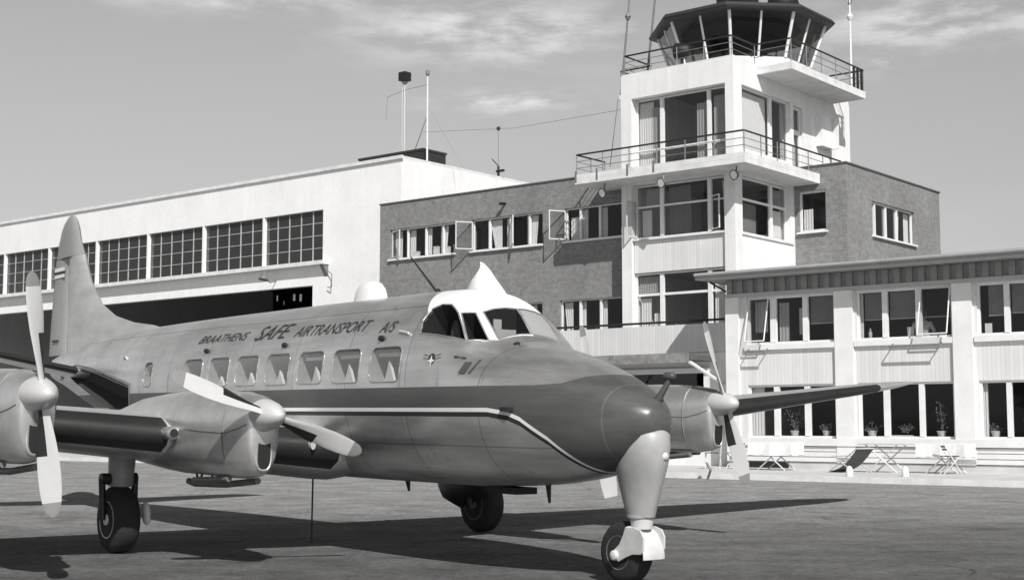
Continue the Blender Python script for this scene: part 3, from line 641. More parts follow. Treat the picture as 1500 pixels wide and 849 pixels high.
# opened top-hung sashes
for a0, a1 in ((-19.92,-19.30),(-14.78,-13.99)):
    w = MB(); T = lambda a, h, t: (a, V-.02-.30*(1-h)-t*.03, 3.66+1.22*h+0*t)
    for p, q in (((a0,0),(a1,0)),((a1,0),(a1,1)),((a0,1),(a0,0))): w.tube(T(*p,0), T(*q,0), .019, 6)
    o = w.build('opened_sash', M['white_paint'], pa, off); e = MB(); e.quad(T(a0,0,0),T(a1,0,0),T(a1,1,0),T(a0,1,0)); e.build('glass', M['glass'], o, off)
for a0, a1 in ((-15.55,-14.22),(-19.9,-19.3)):
    w = MB(); w.path([(a0,V-.05,3.46),(a0,V-.3,3.36),(a1,V-.3,3.36),(a1,V-.05,3.46)], .018, 6); w.path([(a0,V-.3,3.36),(a0,V-.28,3.28),(a1,V-.28,3.28),(a1,V-.3,3.36)], .012, 6); w.build('window_stay', M['mid_metal'], pa, off)
w = MB(); w.box(-19.97,-18.72,V-.067,V-.061,.11,.27)
w.build('dark_plinth_panel', M['black'], pa, off)  # thin black panel on the plinth behind the first table

# things on the window sills
def sill_item(name, label, u, v, z, build, group=None):
    o, so = site(name, label, 'ornament' if name != 'sill_card' else 'card', u, v, z, group); build(o, so)
for i, (u, lab) in enumerate(((-15.18,'white card standing on the sill left of the seated person'),(-13.08,'white card on the sill of the rightmost visible upper pavilion window'),)):
    o, so = site('sill_card', lab, 'card', u, V+.24, 3.64)
    b = MB(); b.box(u-.10,u+.08,V+.22,V+.235,3.64,3.90); b.build('sheet', M['curtain'], o, so); b = MB(); b.box(u-.10,u+.08,V+.24,V+.30,3.64,3.66); b.build('foot', M['seat'], o, so)
o, so = site('sill_bottle', 'pale bottle at the left end of the middle upper pavilion sill', 'bottle', -16.35, V+.26, 3.64)
b = MB(); b.lathe([(0,.05),(.15,.05),(.2,.02),(.27,.02)], (-16.35,V+.26,3.64), (0,0,1), 12); b.build('bottle_body', M['grey_paint'], o, so, smooth=40)
rnd = random.Random(3)
PL = [(-18.70,.95,'bushy','tall branching plant in a white pot, leftmost in the lower pavilion windows'),(-17.72,.45,'low','small plant in a white pot at the right end of the first lower window'),(-16.38,.42,'bushy','round leafy plant in a white pot in the left pane of the middle lower window'),
      (-15.42,.42,'nopot','low leafy plant in a long white trough in the middle lower window'),(-14.44,1.15,'tall','tall climbing plant with big pale leaves in a white pot'),(-13.02,.42,'bushy','round leafy plant in a white pot behind the third lower window'),(-12.1,.9,'tall','leafy plant at the right edge of the lower pavilion windows')]
for u, h, kind, lab in PL:
    o, so = site('potted_plant', lab, 'potted plant', u, V+.30, .945, 'potted plants on the lower pavilion sills')
    b = MB()
    if kind == 'nopot': b.box(u-.45,u+.22,V+.2,V+.42,.945,1.03)
    else: b.lathe([(0,.085),(.17,.12),(.19,.135),(.20,.12)], (u,V+.30,.945), (0,0,1), 18)
    b.build('pot', M['pot'], o, so, smooth=40)
    st = MB(); lf = MB(); z0 = 1.1
    nst = {'bushy':7,'low':5,'nopot':6,'tall':2}[kind]
    for k in range(nst):
        an = rnd.uniform(0, 2*PI); sp = {'bushy':.28,'low':.2,'nopot':.2,'tall':.10}[kind]*rnd.uniform(.4,1)*(1.4 if h > .8 and kind == 'bushy' else 1)
        hh = h*rnd.uniform(.6,1.0)-.15; P = [(u+math.cos(an)*sp*t+.05*math.sin(t*5+k), V+.30+math.sin(an)*sp*.5*t, z0+hh*t) for t in np.linspace(0,1,5)]
        st.path(P, .008, 5)
        for q in range(9 if kind != 'tall' else 16):
            t = rnd.uniform(.25 if kind != 'tall' else .1, 1); c = Vector(P[min(4,int(t*4))]).lerp(Vector(P[min(4,int(t*4)+1)]), (t*4) % 1)
            c += Vector((rnd.uniform(-.09,.09), rnd.uniform(-.05,.05), rnd.uniform(-.05,.05)))
            d = Vector((rnd.uniform(-1,1), rnd.uniform(-1,.2), rnd.uniform(-.6,.8))).normalized()*(.06 if kind != 'tall' else .085); e = d.cross(Vector((rnd.uniform(-.3,.3),1,.4))).normalized()*.030
            lf.add([c, c+d*.5+e, c+d, c+d*.5-e], [(0,1,2,3)])
    st.build('stem', M['leaf'], o, so); lf.build('foliage', M['leaf'], o, so, recalc=False)

# ---------------------------------------------------------------- terrace furniture
TABLES = [(-18.28,33.7,.62,'white-clothed folding table nearest the tower on the terrace'),(-15.15,33.7,.62,'folding terrace table below the middle lower window'),(-13.75,34.1,.60,'white-clothed terrace table right of the middle lower window')]
for i, (u, v, hw, lab) in enumerate(TABLES):
    o, so = site('terrace_table', lab, 'table', u, v, .10, 'folding tables on the pavilion terrace')
    b = MB(); b.box(u-hw,u+hw,v-.35,v+.35,.80,.83); b.build('table_top', M['wood_pale'], o, so)
    for y in (v-.28, v+.28):
        for sg in (1, -1):
            b = MB(); b.tube((u-sg*.42,y+sg*.012,.10),(u+sg*.42,y+sg*.012,.80),.017,6); b.build('leg', M['light_metal'], o, so)
    if i != 1:
        c, so2 = site('table_cloth', ['white cloth hanging over the terrace table nearest the tower','white cloth over the terrace table right of the middle lower window'][i//2], 'tablecloth', u, v, .83)
        b = MB(); n = 24; top = []; bot = []
        for k in range(n):
            t = k/n*4; e = int(t); q = t-e; cs = [(-1,-1),(1,-1),(1,1),(-1,1)]; p0, p1 = cs[e], cs[(e+1) % 4]
            x = u+(hw+.02)*(p0[0]+(p1[0]-p0[0])*q); y = v+.37*(p0[1]+(p1[1]-p0[1])*q); top.append((x,y,.838)); bot.append((x+.02*math.sin(k*2.4),y-.03*math.cos(k*1.9),.50+.02*math.sin(k*1.3)))
        b.loft([bot, top], False, True); b.build('cloth', M['cloth'], c, so2)
def chair(u, v, rz, lab):
    o, so = site('folding_chair', lab, 'chair', u, v, .10, 'folding chairs on the pavilion terrace', rz); so = (0,0,.10)
    for x in (-.2, .2):
        b = MB(); b.tube((x,-.22,.10),(x,.2,.85),.014,6); b.build('leg', M['light_metal'], o, so); b = MB(); b.tube((x,.22,.10),(x,-.2,.55),.014,6); b.build('leg', M['light_metal'], o, so)
    b = MB(); [b.box(-.2,.2,-.2+.08*k,-.14+.08*k,.53,.55) for k in range(5)]; b.build('seat', M['cart'], o, so)
    b = MB(); [b.box(-.2,.2,.12+.03*k,.14+.03*k,.68+.07*k,.73+.07*k) for k in range(2)]; b.build('backrest', M['cart'], o, so)
chair(-20.1,33.5,.4,'dark folding chair on the terrace just behind the far engine'); chair(-19.6,33.9,-.5,'dark folding chair between the far propeller and the first table')
def deck_chair(u, v, rz, lab):
    o, so = site('deck_chair', lab, 'deck chair', u, v, .10, None, rz); so = (0,0,.10)
    o.scale = (.80, .8, .80)
    for y in (-.42,.42):
        for q in (((-.62,y,.10),(.55,y,.86)),((-.40,y,.62),(.45,y,.10))): b = MB(); b.tube(*q,.02,6); b.build('frame_leg', M['wood_pale'], o, so)
    b = MB(); b.loft([[(-.62+1.17*t, y, .12+.74*t-.30*math.sin(PI*t)*.6+d) for y in (-.40,.40)]+[(-.62+1.17*t, y, .135+.74*t-.18*math.sin(PI*t)+d) for y in (.40,-.40) for d in (0,)] for t in np.linspace(0,1,10) for d in (0,)]); b.build('canvas', M['deck_canvas'], o, so)
    b = MB()
    for q in ((-.62,.12),(.55,.86),(-.40,.62)): b.tube((q[0],-.44,q[1]),(q[0],.44,q[1]),.02,6)
    b.build('cross_bar', M['wood_pale'], o, so)
deck_chair(-15.85,33.2,-.25,'deck chair with dark slung canvas below the middle lower window'); chair(-13.4,33.5,2.2,'dark slatted folding chair at the rightmost terrace table')
for i, (u, v) in enumerate(((-17.9,31.2),(-14.75,30.75),(-13.65,31.4))):
    o, so = site('marker_lamp', ['white domed marker lamp on the terrace edge nearest the far propeller','white domed marker lamp on the terrace edge, middle of three','white domed marker lamp on the terrace edge, rightmost of three'][i], 'lamp', u, v, .10, 'white marker lamps along the terrace edge')
    b = MB(); b.lathe([(0,.085),(.05,.085)], (u,v,.10), (0,0,1), 14); b.build('lamp_base', M['slab'], o, so)
    b = MB(); b.lathe([(.051,.08),(.12,.082),(.19,.07),(.23,.04),(.245,.005)], (u,v,.10), (0,0,1), 16); b.build('dome', M['lamp_glass'], o, so, smooth=50)
hd, so = site('hydrant_key', 'small dark iron peg leaning at the kerb', 'peg', -17.6, 29.2)
b = MB(); b.path([(-17.75,29.3,.0),(-17.6,29.2,.22),(-17.75,29.25,.42)], .03, 6); b.build('peg_rod', M['mid_metal'], hd, so); b = MB(); b.lathe([(0,.05),(.05,.03)], (-17.76,29.25,.41), (0,0,1), 8); b.build('peg_head', M['light_metal'], hd, so)

# ---------------------------------------------------------------- person at the upper window
def person():
    o, so = site('person', 'person in a pale shirt seated with back to the open upper pavilion window', 'person', -14.95, 35.80, 3.0)
    J = [(0,0,.52,.15,.11),(0,-.03,.75,.17,.13),(0,-.06,.93,.20,.13),(0,-.05,1.06,.10,.08),(0,-.03,1.12,.055,.055),
         (-.21,-.05,1.0,.075,.075),(-.30,.02,.78,.055,.055),(-.16,.28,.70,.038,.038),(.21,-.05,1.0,.075,.075),(.30,.02,.78,.055,.055),(.16,.28,.70,.038,.038),
         (-.10,.05,.50,.09,.09),(-.12,.42,.50,.07,.07),(-.12,.44,.08,.05,.05),(.10,.05,.50,.09,.09),(.12,.42,.50,.07,.07),(.12,.44,.08,.05,.05)]
    E = [(0,1),(1,2),(2,3),(3,4),(2,5),(5,6),(6,7),(2,8),(8,9),(9,10),(0,11),(11,12),(12,13),(0,14),(14,15),(15,16)]
    me = bpy.data.meshes.new('body'); me.from_pydata([j[:3] for j in J], E, []); ob = bpy.data.objects.new('body', me); COL.objects.link(ob)
    md = ob.modifiers.new('s', 'SKIN'); 
    for k, j in enumerate(J): me.skin_vertices[0].data[k].radius = j[3:5]
    me.skin_vertices[0].data[0].use_root = True
    ob.modifiers.new('d', 'SUBSURF').levels = 2
    dg = bpy.context.evaluated_depsgraph_get(); m2 = bpy.data.meshes.new_from_object(ob.evaluated_get(dg)); bpy.data.objects.remove(ob)
    m2.name = 'body'; m2.materials.append(M['shirt']); b = bpy.data.objects.new('body', m2); COL.objects.link(b); b.parent = o; m2.shade_smooth()
    h = MB(); h.loft([[(.0+r*math.cos(t), .0+r*1.18*math.sin(t)+dy, z) for t in np.linspace(0,2*PI,17)[:-1]] for z, r, dy in ((1.08,.05,.0),(1.13,.062,.02),(1.19,.078,.03),(1.26,.084,.02),(1.32,.076,.01),(1.37,.05,0),(1.39,.015,0))])
    h.build('head', M['skin'], o, smooth=60)
    h = MB(); h.loft([[(.0+r*math.cos(t), -.022+r*1.1*math.sin(t), z) for t in np.linspace(0,2*PI,17)[:-1]] for z, r in ((1.18,.07),(1.24,.086),(1.32,.084),(1.38,.06),(1.405,.015))]); h.build('hair', M['hair'], o, smooth=60)
    s, s2 = site('chair', 'plain chair under the seated person at the upper window', 'chair', -14.95, 35.80, 3.0); s2 = (0,0,0)
    h = MB(); h.box(-.22,.22,-.10,.35,.40,.44); h.build('seat', M['wood_pale'], s, s2)
    for x in (-.2,.2):
        for y in (-.1,.33): h = MB(); h.box(x-.02,x+.02,y-.02,y+.02,0,.40); h.build('leg', M['wood_pale'], s, s2)
person()

# ------------------------------------------------------------------ airliner
YAW, PIT = math.radians(52.726), math.radians(0.556)
FWD = Vector((math.cos(YAW)*math.cos(PIT), -math.sin(YAW)*math.cos(PIT), -math.sin(PIT)))
PORT = Vector((math.sin(YAW), math.cos(YAW), 0)); UPV = FWD.cross(PORT)
air = bpy.data.objects.new('airliner', None); COL.objects.link(air); air.empty_display_size = 0.5
air.matrix_world = Matrix(((FWD.x, PORT.x, UPV.x, 1.0085), (FWD.y, PORT.y, UPV.y, 11.6257), (FWD.z, PORT.z, UPV.z, 0.0), (0,0,0,1)))
tag(air, 'four-engined propeller airliner in bare metal with dark nose parked on the apron', 'airplane')
def A(s, l, z): return (-s, -l, z)          # s aft, l to starboard, z up  ->  local axes

def livery():
    m = mat('fuselage_metal_and_livery', 0.6, 0.3); g = NG(m); b = g.b
    co = g.coord(); x, y, z = g.sep(co); s = g.m('MULTIPLY', x, -1.0)
    t = g.m('DIVIDE', g.m('ADD', s, 0.4), 2.0, clamp=True)
    f = lambda sv: (sv+0.4)/2.0
    zb = g.ramp(t, [(p, c-.8) for p, c in [(f(0.0), .80), (f(.227), .943), (f(.314), 1.027), (f(.496), 1.199), (f(.627), 1.283), (f(.747), 1.362), (f(.87), 1.408), (f(1.1), 1.437), (1.0, 1.437)]])
    zt = g.ramp(t, [(p, c-.8) for p, c in [(f(-.3), 1.80), (f(.1), 1.745), (f(.275), 1.70), (f(.41), 1.643), (f(.65), 1.628), (1.0, 1.625)]])
    zb = g.m('ADD', zb, 0.8); zt = g.m('ADD', zt, 0.8)
    under = g.m('LESS_THAN', z, zt); over = g.m('GREATER_THAN', z, zb)
    band = g.m('MULTIPLY', under, over)
    d = g.m('SUBTRACT', zb, z)
    nose = g.m('GREATER_THAN', s, 0.2)
    wl = g.m('MULTIPLY', g.m('MULTIPLY', g.m('GREATER_THAN', d, 0.0), g.m('LESS_THAN', d, 0.036)), nose)
    bl = g.m('MULTIPLY', g.m('MULTIPLY', g.m('GREATER_THAN', d, 0.036), g.m('LESS_THAN', d, 0.078)), nose)
    # white cockpit roof
    lim = g.m('ADD', 2.14, g.m('MULTIPLY', g.m('MAXIMUM', g.m('SUBTRACT', z, 2.22), 0.0), 1.15))
    low = g.m('ADD', 2.045, g.m('MULTIPLY', g.m('MAXIMUM', g.m('SUBTRACT', s, 1.58), 0.0), 0.14))
    stb = g.m('MAXIMUM', g.m('LESS_THAN', y, 0.035), g.m('GREATER_THAN', z, 2.335))
    roof = g.m('MULTIPLY', g.m('MULTIPLY', g.m('MULTIPLY', g.m('GREATER_THAN', z, low), g.m('LESS_THAN', s, lim)), g.m('GREATER_THAN', s, 1.405)), stb)
    paint = g.m('MAXIMUM', g.m('MAXIMUM', band, roof), g.m('MAXIMUM', wl, bl))
    # bare metal: drawn streaks, smudges and panel joints
    streak = g.noise(g.mapping(co, (0.55, 2.0, 5.0)), 1.6, 6, 0.65)
    blot = g.noise(co, 1.1, 5, 0.6)
    metal = g.m('MULTIPLY', g.m('MULTIPLY', 0.80, g.rng(streak, 0.3, 0.7, 0.82, 1.14)), g.rng(blot, 0.3, 0.7, 0.88, 1.1))
    fx = g.m('FRACT', g.m('DIVIDE', s, 1.0825)); joint = g.m('LESS_THAN', g.m('ABSOLUTE', g.m('SUBTRACT', fx, 0.12)), 0.0055)
    hz = g.m('MAXIMUM', g.m('LESS_THAN', g.m('ABSOLUTE', g.m('SUBTRACT', z, 2.40)), 0.005), g.m('LESS_THAN', g.m('ABSOLUTE', g.m('SUBTRACT', z, 1.10)), 0.005))
    pi_ = g.m('FLOOR', g.m('SUBTRACT', g.m('DIVIDE', s, 1.0825), 0.12)); pj = g.m('ADD', g.m('GREATER_THAN', z, 2.40), g.m('MULTIPLY', g.m('GREATER_THAN', z, 1.10), 2.0))
    pw = g.nt.nodes.new('ShaderNodeTexWhiteNoise'); pw.noise_dimensions = '2D'; g.nt.links.new(g.comb(pi_, pj, 0.0), pw.inputs['Vector'])
    metal = g.m('MULTIPLY', metal, g.rng(pw.outputs['Value'], 0, 1, .94, 1.03))
    drip = g.rng(g.noise(g.mapping(co, (7, 7, .5)), 1.0, 5, .65), .56, .75, 1.0, .72, True)
    metal = g.m('MULTIPLY', metal, drip)
    metal = g.m('MULTIPLY', metal, g.mix(g.m('MAXIMUM', joint, hz), 1.0, 0.6))
    ring = g.m('LESS_THAN', g.m('ABSOLUTE', g.m('SUBTRACT', s, 0.0)), 0.006)
    chip = g.rng(g.noise(co, 26.0, 6, .75), .66, .74, 1.0, 1.9, True)
    bandc = g.m('MULTIPLY', g.m('MULTIPLY', g.m('MULTIPLY', 0.085, chip), g.rng(streak, 0.3, 0.7, 0.78, 1.22)), g.mix(ring, 1.0, 1.45))
    c = g.mix(band, metal, bandc); c = g.mix(roof, c, 0.80); c = g.mix(wl, c, 0.8); c = g.mix(bl, c, 0.03)
    g.nt.links.new(c, b.inputs['Base Color'])
    g.nt.links.new(g.mix(paint, 0.84, 0.0), b.inputs['Metallic'])
    g.nt.links.new(g.m('ADD', g.mix(paint, 0.31, 0.34), g.rng(streak, 0.3, 0.7, -0.05, 0.08)), b.inputs['Roughness'])
    wav = g.noise(g.mapping(co, (1.2, 1.2, 1.6)), 1.7, 3, 0.5)
    g.bump(g.m('ADD', g.m('MULTIPLY', wav, 1.0), g.m('MULTIPLY', joint, -0.1)), 0.035, 0.05)
    return m

def metal_mat(name, base, rough=0.35, metal=0.75, stretch=(2, 2, 2)):
    m = mat(name, base, rough, metal, var=0.16, scale=2.2, stretch=stretch)
    return m
M['fuselage'] = livery()
M['wing_metal'] = metal_mat('wing_sheet_metal', 0.86, 0.33, 0.78, (1.5, 0.6, 1))
M['cowl_metal'] = metal_mat('cowling_metal', 0.82, 0.31, 0.82)
M['fin_metal'] = metal_mat('fin_metal', 0.6, 0.45, 0.6, (0.8, 1, 2.5))
M['rudder_cloth'] = mat('doped_rudder_fabric', 0.30, 0.55, 0.1, var=0.08, scale=3)
M['fork_paint'] = mat('nose_fork_paint', 0.56, 0.5, var=0.15, scale=7)
M['pitot'] = mat('dark_pitot_paint', 0.07, 0.5)
M['win_frame'] = mat('window_frame_metal', 0.34, 0.4, 0.5)
M['cabin_dark'] = mat('cabin_interior', 0.34, 0.8, var=0.2, scale=4)
M['cockpit_dark'] = mat('cockpit_interior', 0.03, 0.85)
M['cabin_glass'] = glass('cabin_window_glass', 0.85, 0.06, 0.15)  # slight diffuse haze imitates glare on the perspex
M['cockpit_glass'] = glass('cockpit_window_glass', 0.65)
M['glare_glass'] = glass('painted_glare_windscreen_glass', 0.6, 0.1, 0.5)  # diffuse haze painted in as sky glare on the port windscreen

# -- fuselage loft
def fus_rings():
    ss = np.concatenate([np.linspace(-0.33, -0.2, 8), np.linspace(-0.17, 1.2, 26), np.linspace(1.25, 2.4, 24), np.linspace(2.5, 8, 34), np.linspace(8.3, 14.2, 26)])
    N = 88
    return [[A(*skin(s, 2*PI*i/N)) for i in range(N)] for s in ss]
fm = MB(); fm.loft(fus_rings())

def patch(corners_rows, k, off=0.0):       # rows of (s,l,z) pushed onto the skin
    return [[to_skin(*p, k=k, off=off) for p in row] for row in corners_rows]
def poly_rings(poly, n=5):                 # concentric rings of a polygon in (s,l,z)
    c = np.mean(np.array(poly), axis=0)
    return [[tuple(c+(np.array(p)-c)*t) for p in poly] for t in np.linspace(1, 0.02, n)], c
def dense(poly, per=3):
    out = []
    for a, b in zip(poly, poly[1:]+poly[:1]):
        for i in range(per): out.append(tuple(np.array(a)+(np.array(b)-np.array(a))*i/per))
    return out
def cutter(mb, poly, k0, k1):
    P = dense(poly); rings, c = poly_rings(P)
    out = [[A(*to_skin(*p, k=k0)) for p in r] for r in rings]
    inn = [[A(*to_skin(*p, k=k1)) for p in r] for r in rings]
    mb.loft(list(reversed(inn))+out, True, True)
def pane(mb, poly, off):
    rings, c = poly_rings(dense(poly))
    mb.loft([[A(*to_skin(*p, off=off)) for p in r] for r in rings], False, True)
def frame_ring(mb, poly, off, r, n=6):
    P = [A(*to_skin(*p, off=off)) for p in dense(poly)]
    mb.path(P+[P[0]], r, n)

CAB = []
ARCH_CUT_POLY = [(12.672, 0.261, 1.963), (12.084, 0.328, 2.053), (10.547, 0.511, 1.916), (9.19, 0.663, 1.733), (9.28, 0.607, 1.391), (10.224, 0.472, 1.39), (10.683, 0.446, 1.505), (11.39, 0.384, 1.646), (12.158, 0.314, 1.818)]
ARCH_POLY = [(13.085, 0.199, 1.919), (12.593, 0.271, 2.034), (12.098, 0.324, 2.074), (11.353, 0.411, 2.024), (10.555, 0.509, 1.936), (9.816, 0.597, 1.835), (9.161, 0.666, 1.751), (9.245, 0.611, 1.391)]
def cab_poly(sc, zc, w, h, cr):
    pts = []
    for cx, cz, a0 in ((w/2-cr, h/2-cr, 0), (-w/2+cr, h/2-cr, 90), (-w/2+cr, -h/2+cr, 180), (w/2-cr, -h/2+cr, 270)):
        for a in (0, 30, 60, 90):
            t = math.radians(a0+a); x = cx+cr*math.cos(t); zz = cz+cr*math.sin(t)
            pts.append((sc+x, skin_l(sc+x, zc+zz), zc+zz))
    return pts
for i in range(7): CAB.append(cab_poly(2.667+0.7215*i, 1.846, 0.53, 0.335, 0.075))
REAR = cab_poly(8.46, 1.86, 0.32, 0.31, 0.10)
SIDE = [(2.192,.683,2.125),(2.245,.619,2.245),(2.233,.528,2.357),(2.142,.474,2.40),(2.009,.458,2.393),(1.9,.49,2.345),(1.832,.51,2.305),(1.686,.566,2.17),(1.568,.611,2.04),(1.8,.65,2.07)]
QUAR = [(1.804,.491,2.297),(1.704,.405,2.302),(1.436,.445,2.035),(1.552,.592,2.034)]
SHLD = [(1.672,.345,2.315),(1.642,-.02,2.36),(1.422,-.02,2.105),(1.412,.36,2.05)]
mirror = lambda P: [(s, -l, z) for s, l, z in P][::-1]
ck = MB()
for P in (SIDE, QUAR, SHLD): cutter(ck, P, 1.12, 0.45)
SHP = [(1.672,-.345,2.315),(1.412,-.36,2.05),(1.422,-.03,2.105),(1.642,-.03,2.36)]
for P in (SHP,): cutter(ck, P, 1.12, 0.62)
cc = MB()
for P in CAB+[REAR]: cutter(cc, P, 1.1, 0.66)

fus = fm.build('fuselage', [M['fuselage']], air)
def cut(target, mb, m):
    c = mb.build('cutter', [m], air); md = target.modifiers.new('b', 'BOOLEAN'); md.operation = 'DIFFERENCE'; md.object = c; md.solver = 'EXACT'
    try: md.material_mode = 'TRANSFER'
    except Exception: pass
    dg = bpy.context.evaluated_depsgraph_get(); dg.update()
    me = bpy.data.meshes.new_from_object(target.evaluated_get(dg)); target.modifiers.clear()
    old = target.data; target.data = me; bpy.data.meshes.remove(old); bpy.data.objects.remove(c)
ARCH_CUT = ARCH_CUT_POLY
cd = MB(); cutter(cd, ARCH_CUT, 1.1, 0.6)  # dark arched recess cut into the rear fuselage
cut(fus, cc, M['cabin_dark']); cut(fus, cd, M['cockpit_dark']); cut(fus, ck, M['cockpit_dark'])
fus.data.shade_smooth(); fus.data.set_sharp_from_angle(angle=math.radians(35)); fus.data.name = 'fuselage'
print('fuselage faces', len(fus.data.polygons), [mm.name for mm in fus.data.materials])

for i, P in enumerate(CAB+[REAR]):
    f = MB(); frame_ring(f, P, 0.0, 0.0065); w = f.build('cabin_window', M['win_frame'], air, smooth=60)
    p = MB(); pane(p, P, -0.012); p.build('pane', M['cabin_glass'], w, smooth=60)
    if i < 7:
        sc = 2.667+0.7215*i; h = MB()
        # seat headrest cover and curtain rail behind the glass
        k_ = (1.0,.95,.9,.75,.7,.55,.4)[i]; d_ = (0,.03,-.02,.05,.02,.06,.04)[i]; h.prism([(sc-.02+d_, 1.69), (sc+.15+d_, 1.69), (sc+.10+d_, 1.69+.11*k_), (sc+.07+d_, 1.69+.20*k_), (sc+.035+d_, 1.69+.12*k_)], lambda a, b: A(a, .68, b), lambda a, b: A(a, .65, b))
        h.build('headrest', M['seat'], w)
        if i < 3:
            h = MB(); h.box(-sc-.22, -sc+.20, -.70, -.685, 1.925, 1.96); h.build('hat_rack_edge', M['seat'], w)
for P, nm in ((SIDE, 'cockpit_side_window'), (QUAR, 'cockpit_quarter_window'), (SHLD, 'windscreen'), (SHP, 'windscreen')):
    f = MB(); frame_ring(f, P, 0.0, 0.008); w = f.build(nm, M['win_frame'], air, smooth=60)
    p = MB(); pane(p, P, -0.008); p.build('pane', M['cockpit_glass'] if P is not SHP else M['glare_glass'], w, smooth=60)
    if P is SHLD:
        c = MB(); c.box(-1.60, -1.585, -.27, -.03, 2.075, 2.155); c.box(-1.66, -1.648, -.24, -.15, 2.16, 2.25); c.build('chart_board', M['seat'], w)
    if P is SIDE:
        c = MB(); c.loft([[A(2.02+.06*math.cos(t)*k, .40+.03*math.sin(t)*k, zz) for t in np.linspace(0, 2*PI, 13)[:-1]] for zz, k in ((2.0, 1.3), (2.12, 1.3), (2.2, 1.0), (2.25, .5))])
        c.build('pilot_seat', M['mid_metal'], w, smooth=50)

f = MB(); ARCH = ARCH_POLY; P_ = [A(*to_skin(*p, off=.012)) for p in ARCH]; f.path(P_, .011, 6); P_ = [A(*to_skin(*p, off=.004)) for p in ARCH]; f.path([(x, y, z-.045) for x, y, z in P_], .010, 6)
dr = f.build('arch_trim', M['mid_metal'], air, smooth=60)

# -- white roof fin (hooked fairing) and loop aerial blister
def fin_fairing():
    mb = MB(); outl = [(1.66,2.37,.07),(1.72,2.42,.11),(1.80,2.51,.14),(1.90,2.60,.14),(2.0,2.69,.12),(2.07,2.755,.09),(2.11,2.79,.06),(2.15,2.825,.03),(2.19,2.84,.012)]
    back = [(1.95,2.4),(2.1,2.48),(2.35,2.52),(2.38,2.56),(2.30,2.63),(2.2,2.69),(2.155,2.735),(2.155,2.79),(2.192,2.832)]
    rings = []
    for (s0, z0, w), (s1, z1) in zip(outl, back):
        n = 14; r = []
        for i in range(n):
            t = 2*PI*i/n; c = (math.cos(t)+1)/2
            r.append(A(s1+(s0-s1)*c, w*math.sin(t)*(0.4+0.6*math.sin(PI*min(1, .15+c*.7))), z1+(z0-z1)*c))
        rings.append(r)
    mb.loft(rings); return mb.build('roof_fin', M['white_paint'], air, smooth=50)
fin_fairing()
b = MB(); b.loft([[A(4.2+rs*.9*math.cos(t), rl*.9*math.sin(t), z-.01) for t in np.linspace(0, 2*PI, 21)[:-1]] for z, rs, rl in ((2.5,.34,.13),(2.62,.33,.125),(2.71,.29,.11),(2.77,.22,.08),(2.80,.11,.04),(2.805,.02,.01))])
b.build('aerial_blister', M['white_paint'], air, smooth=60)
b = MB(); b.tube(A(2.90,.0,2.57), A(3.42,.0,2.99), .014, 8, .008); b.tube(A(2.88,0,2.57), A(2.93,0,2.61), .03, 8); b.build('whip_aerial', M['dark_metal'], air)

# -- fin, rudder, tailplane
def blade_plate(mb, rows, tk):     # rows of (z, sLE, sTE, half thickness)
    rings = []
    for z, a, c, h in rows:
        n = 12; r = []
        for i in range(n):
            t = 2*PI*i/n; x = (1-math.cos(t))/2
            th = h*math.sin(t)*(1.6*(1-x)**.6+.25) if tk == 'nose' else h*math.sin(t)*1.0
            r.append(A(a+(c-a)*x, th, z))
        rings.append(r)
    mb.loft(rings)
f = MB()
blade_plate(f, [(2.2,8.9,13.42,.07),(2.5,9.4,13.43,.085),(2.60,10.0,13.43,.075),(2.67,10.7,13.44,.07),(2.80,11.4,13.45,.07),(3.02,12.0,13.46,.065),(3.39,12.48,13.47,.06),(3.79,12.76,13.46,.055),(3.84,12.78,13.455,.053)], 'nose')
fin = f.build('tail_fin', M['fin_metal'], air, smooth=50)
r = MB()
blade_plate(r, [(2.28,13.44,14.26,.05),(2.8,13.45,14.2,.05),(3.42,13.48,14.12,.045),(3.83,13.47,14.05,.04)], 'p')
blade_plate(r, [(3.845,12.78,14.045,.055),(4.10,12.99,13.97,.05),(4.3,13.08,13.86,.045),(4.42,13.17,13.74,.035),(4.50,13.27,13.58,.022),(4.53,13.36,13.45,.008)], 'nose')
rud = r.build('rudder', M['rudder_cloth'], air, smooth=50)
fl = MB()
for z0, z1, k in ((3.64,3.70,0),(3.59,3.64,1),(3.535,3.59,0)):
    fl.cur = k; fl.quad(A(13.50,.058,z0), A(14.0,.046,z0), A(14.0,.046,z1), A(13.50,.058,z1))
fl.build('flag_marking', [M['white_paint'], M['letter']], rud, recalc=False)
r = MB(); r.box(*sorted((-13.95,-13.7)), -.07, -.05, 2.50, 2.53); r.build('rudder_hinge', M['dark_metal'], rud)
def airfoil(n=13):
    xs = [(1-math.cos(PI*i/(n-1)))/2 for i in range(n)]
    yt = lambda x: 5*(.2969*math.sqrt(x)-.126*x-.3516*x*x+.2843*x**3-.1036*x**4)
    cam = lambda x: .018*4*x*(1-x)
    up = [(x, cam(x)+yt(x)) for x in xs]; lo = [(x, cam(x)-yt(x)) for x in xs]
    return up[::-1]+lo[1:-1]
AF = airfoil()
def wing_ring(sle, chord, tc, l, z, inc=2.0):
    ci, si = math.cos(math.radians(inc)), math.sin(math.radians(inc)); r = []
    for x, y in AF:
        y = y*tc; xx = x*chord; yy = y*chord
        r.append(A(sle+xx*ci+yy*si, l, z-xx*si+yy*ci))
    return r
